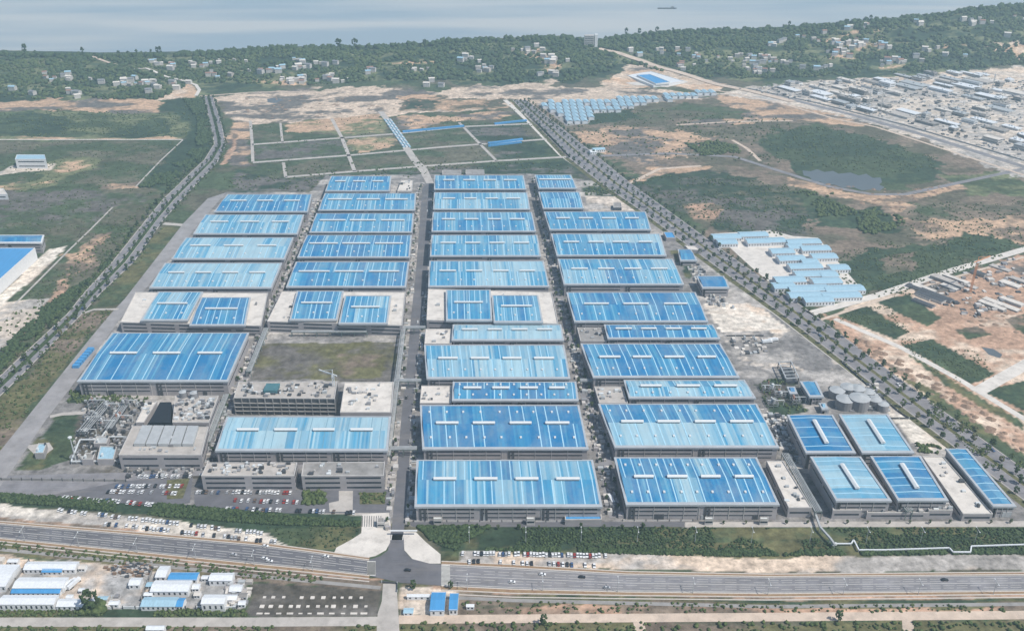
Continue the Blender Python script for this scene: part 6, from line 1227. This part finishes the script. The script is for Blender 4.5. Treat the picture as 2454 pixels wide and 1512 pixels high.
cars('in the back row of the left car park', 'cars in the back row of the left car park', 330, 1143, 460, 1142, 18, H, .8); cars('in the middle row of the left car park', 'cars in the middle row of the left car park', 255, 1167, 440, 1165, 26, H, .7)
cars('in the second middle row of the left car park', 'cars in the second middle row of the left car park', 235, 1178, 425, 1183, 26, H, .6); cars('in the front row of the left car park', 'cars in the front row of the left car park', 150, 1193, 370, 1210, 30, H, .6)
cars('before the cluttered office block', 'cars before the cluttered office block', 470, 1180, 700, 1181, 32, H, .7); cars('in the middle of the office car park', 'cars in the middle of the office car park', 560, 1200, 716, 1204, 20, H, .6, .5)
cars('along the hedge of the office car park', 'cars along the hedge of the office car park', 540, 1220, 860, 1230, 40, H, .6, .5)
cars('in the back row by the right green belt', 'cars in the back row by the right green belt', 1098, 1326, 1455, 1333, 48, H, .75, .8); cars('in the front row beside the right boulevard', 'cars in the front row beside the right boulevard', 1120, 1346, 1440, 1356, 30, H, .45, .4)
for lb, x, y, k in (('white car driving on the left boulevard', 646, 1345, 'car_white'), ('silver car driving near the gate on the boulevard', 560, 1330, 'car_silver'), ('white car on the left boulevard below the dirt car park', 636, 1309, 'car_white'), ('dark car crossing the junction', 977, 1367, 'car_black'), ('white car near the right crossing', 1300, 1377, 'car_white')):
    p = W(x, y); o = link('moving_car', CM[k], None, (p.x, p.y, .16), -.1); tag(o, lb, 'car')
rg = random.Random(88)
for A, B, n, nm, az in ((BL_T, BL_B, 5, 'left boulevard', -.1), (BR_T, BR_B, 6, 'right boulevard', 0), (RA, RB, 16, 'east avenue', None), (LA, LB, 10, 'west avenue', None), (MR_L, MR_R, 6, 'main plant road', H)):
    for i in range(n):
        t = rg.choice([.16, .3, .7, .84]); L_ = resample([(W(*q).x, W(*q).y, 0) for q in lerp2(A, B, t)], 6); j = rg.randrange(1, len(L_) - 1); q = L_[j]
        if not visible(q, -8): continue
        d = L_[j + 1] - L_[j - 1]; k = rg.choice(['car_white', 'car_white', 'car_silver', 'car_black', 'car_blue']); xx = gx(q.x, q.y)
        o = link('moving_car', CM[k], None, (q.x, q.y, .16), math.atan2(d.y, d.x)); tag(o, f"{CN[k]} car driving on the {nm}, {('left' if xx[0] < 900 else 'middle' if xx[0] < 1700 else 'right') if 'boulevard' in nm else ('far' if xx[1] < 500 else 'middle' if xx[1] < 800 else 'near')} stretch", 'car', 'cars driving on the roads')
def truck(label, x, y, rz, L=11):
    p = W(x, y); r = empty('truck', (p.x, p.y, .1), label, 'truck', None, rz); mb = MB(); mb.box(-L / 2, L / 2 - 2.4, -1.25, 1.25, 1, 3.6); mb.build('box_body', M['container'], r)
    mb = MB(); mb.box(L / 2 - 2.2, L / 2, -1.2, 1.2, .6, 2.9); mb.build('cab', M['car_white'], r)
    for sx in (-L * .35, -L * .2, L * .38): mb = MB(); mb.box(sx - .5, sx + .5, -1.3, 1.3, 0, 1); mb.build('wheel_pair', M['tyre'], r)
for a in (('left white lorry parked in the camp yard', 168, 1404, 1.2), ('right white lorry parked in the camp yard', 178, 1402, 1.2), ('white lorry at the bend of the grey yard', 1852, 818, .3), ('second white lorry on the grey yard', 1838, 822, .2), ('white lorry in the alley between front halls', 1464, 1200, 1.8), ('white bus beside the blue entrance canopy', 1400, 1249, 0)): truck(*a)

# ------------------------------------------------------------------ haze
mb = MB(); mb.box(-9000, 9000, -3000, 9500, -14, 462); hz = mb.build('haze', None if False else bpy.data.materials.new('haze_air'))
hm = hz.data.materials[0]; hm.use_nodes = True; n = hm.node_tree.nodes; n.remove(n['Principled BSDF']); pv = n.new('ShaderNodeVolumePrincipled')
pv.inputs['Color'].default_value = (0.60, 0.83, 0.97, 1); pv.inputs['Density'].default_value = 0.00015; pv.inputs['Anisotropy'].default_value = 0.1
hm.node_tree.links.new(pv.outputs[0], n['Material Output'].inputs['Volume']); tag(hz, 'thin bluish summer haze over the plain', kind='stuff')
hm.cycles.homogeneous_volume = True
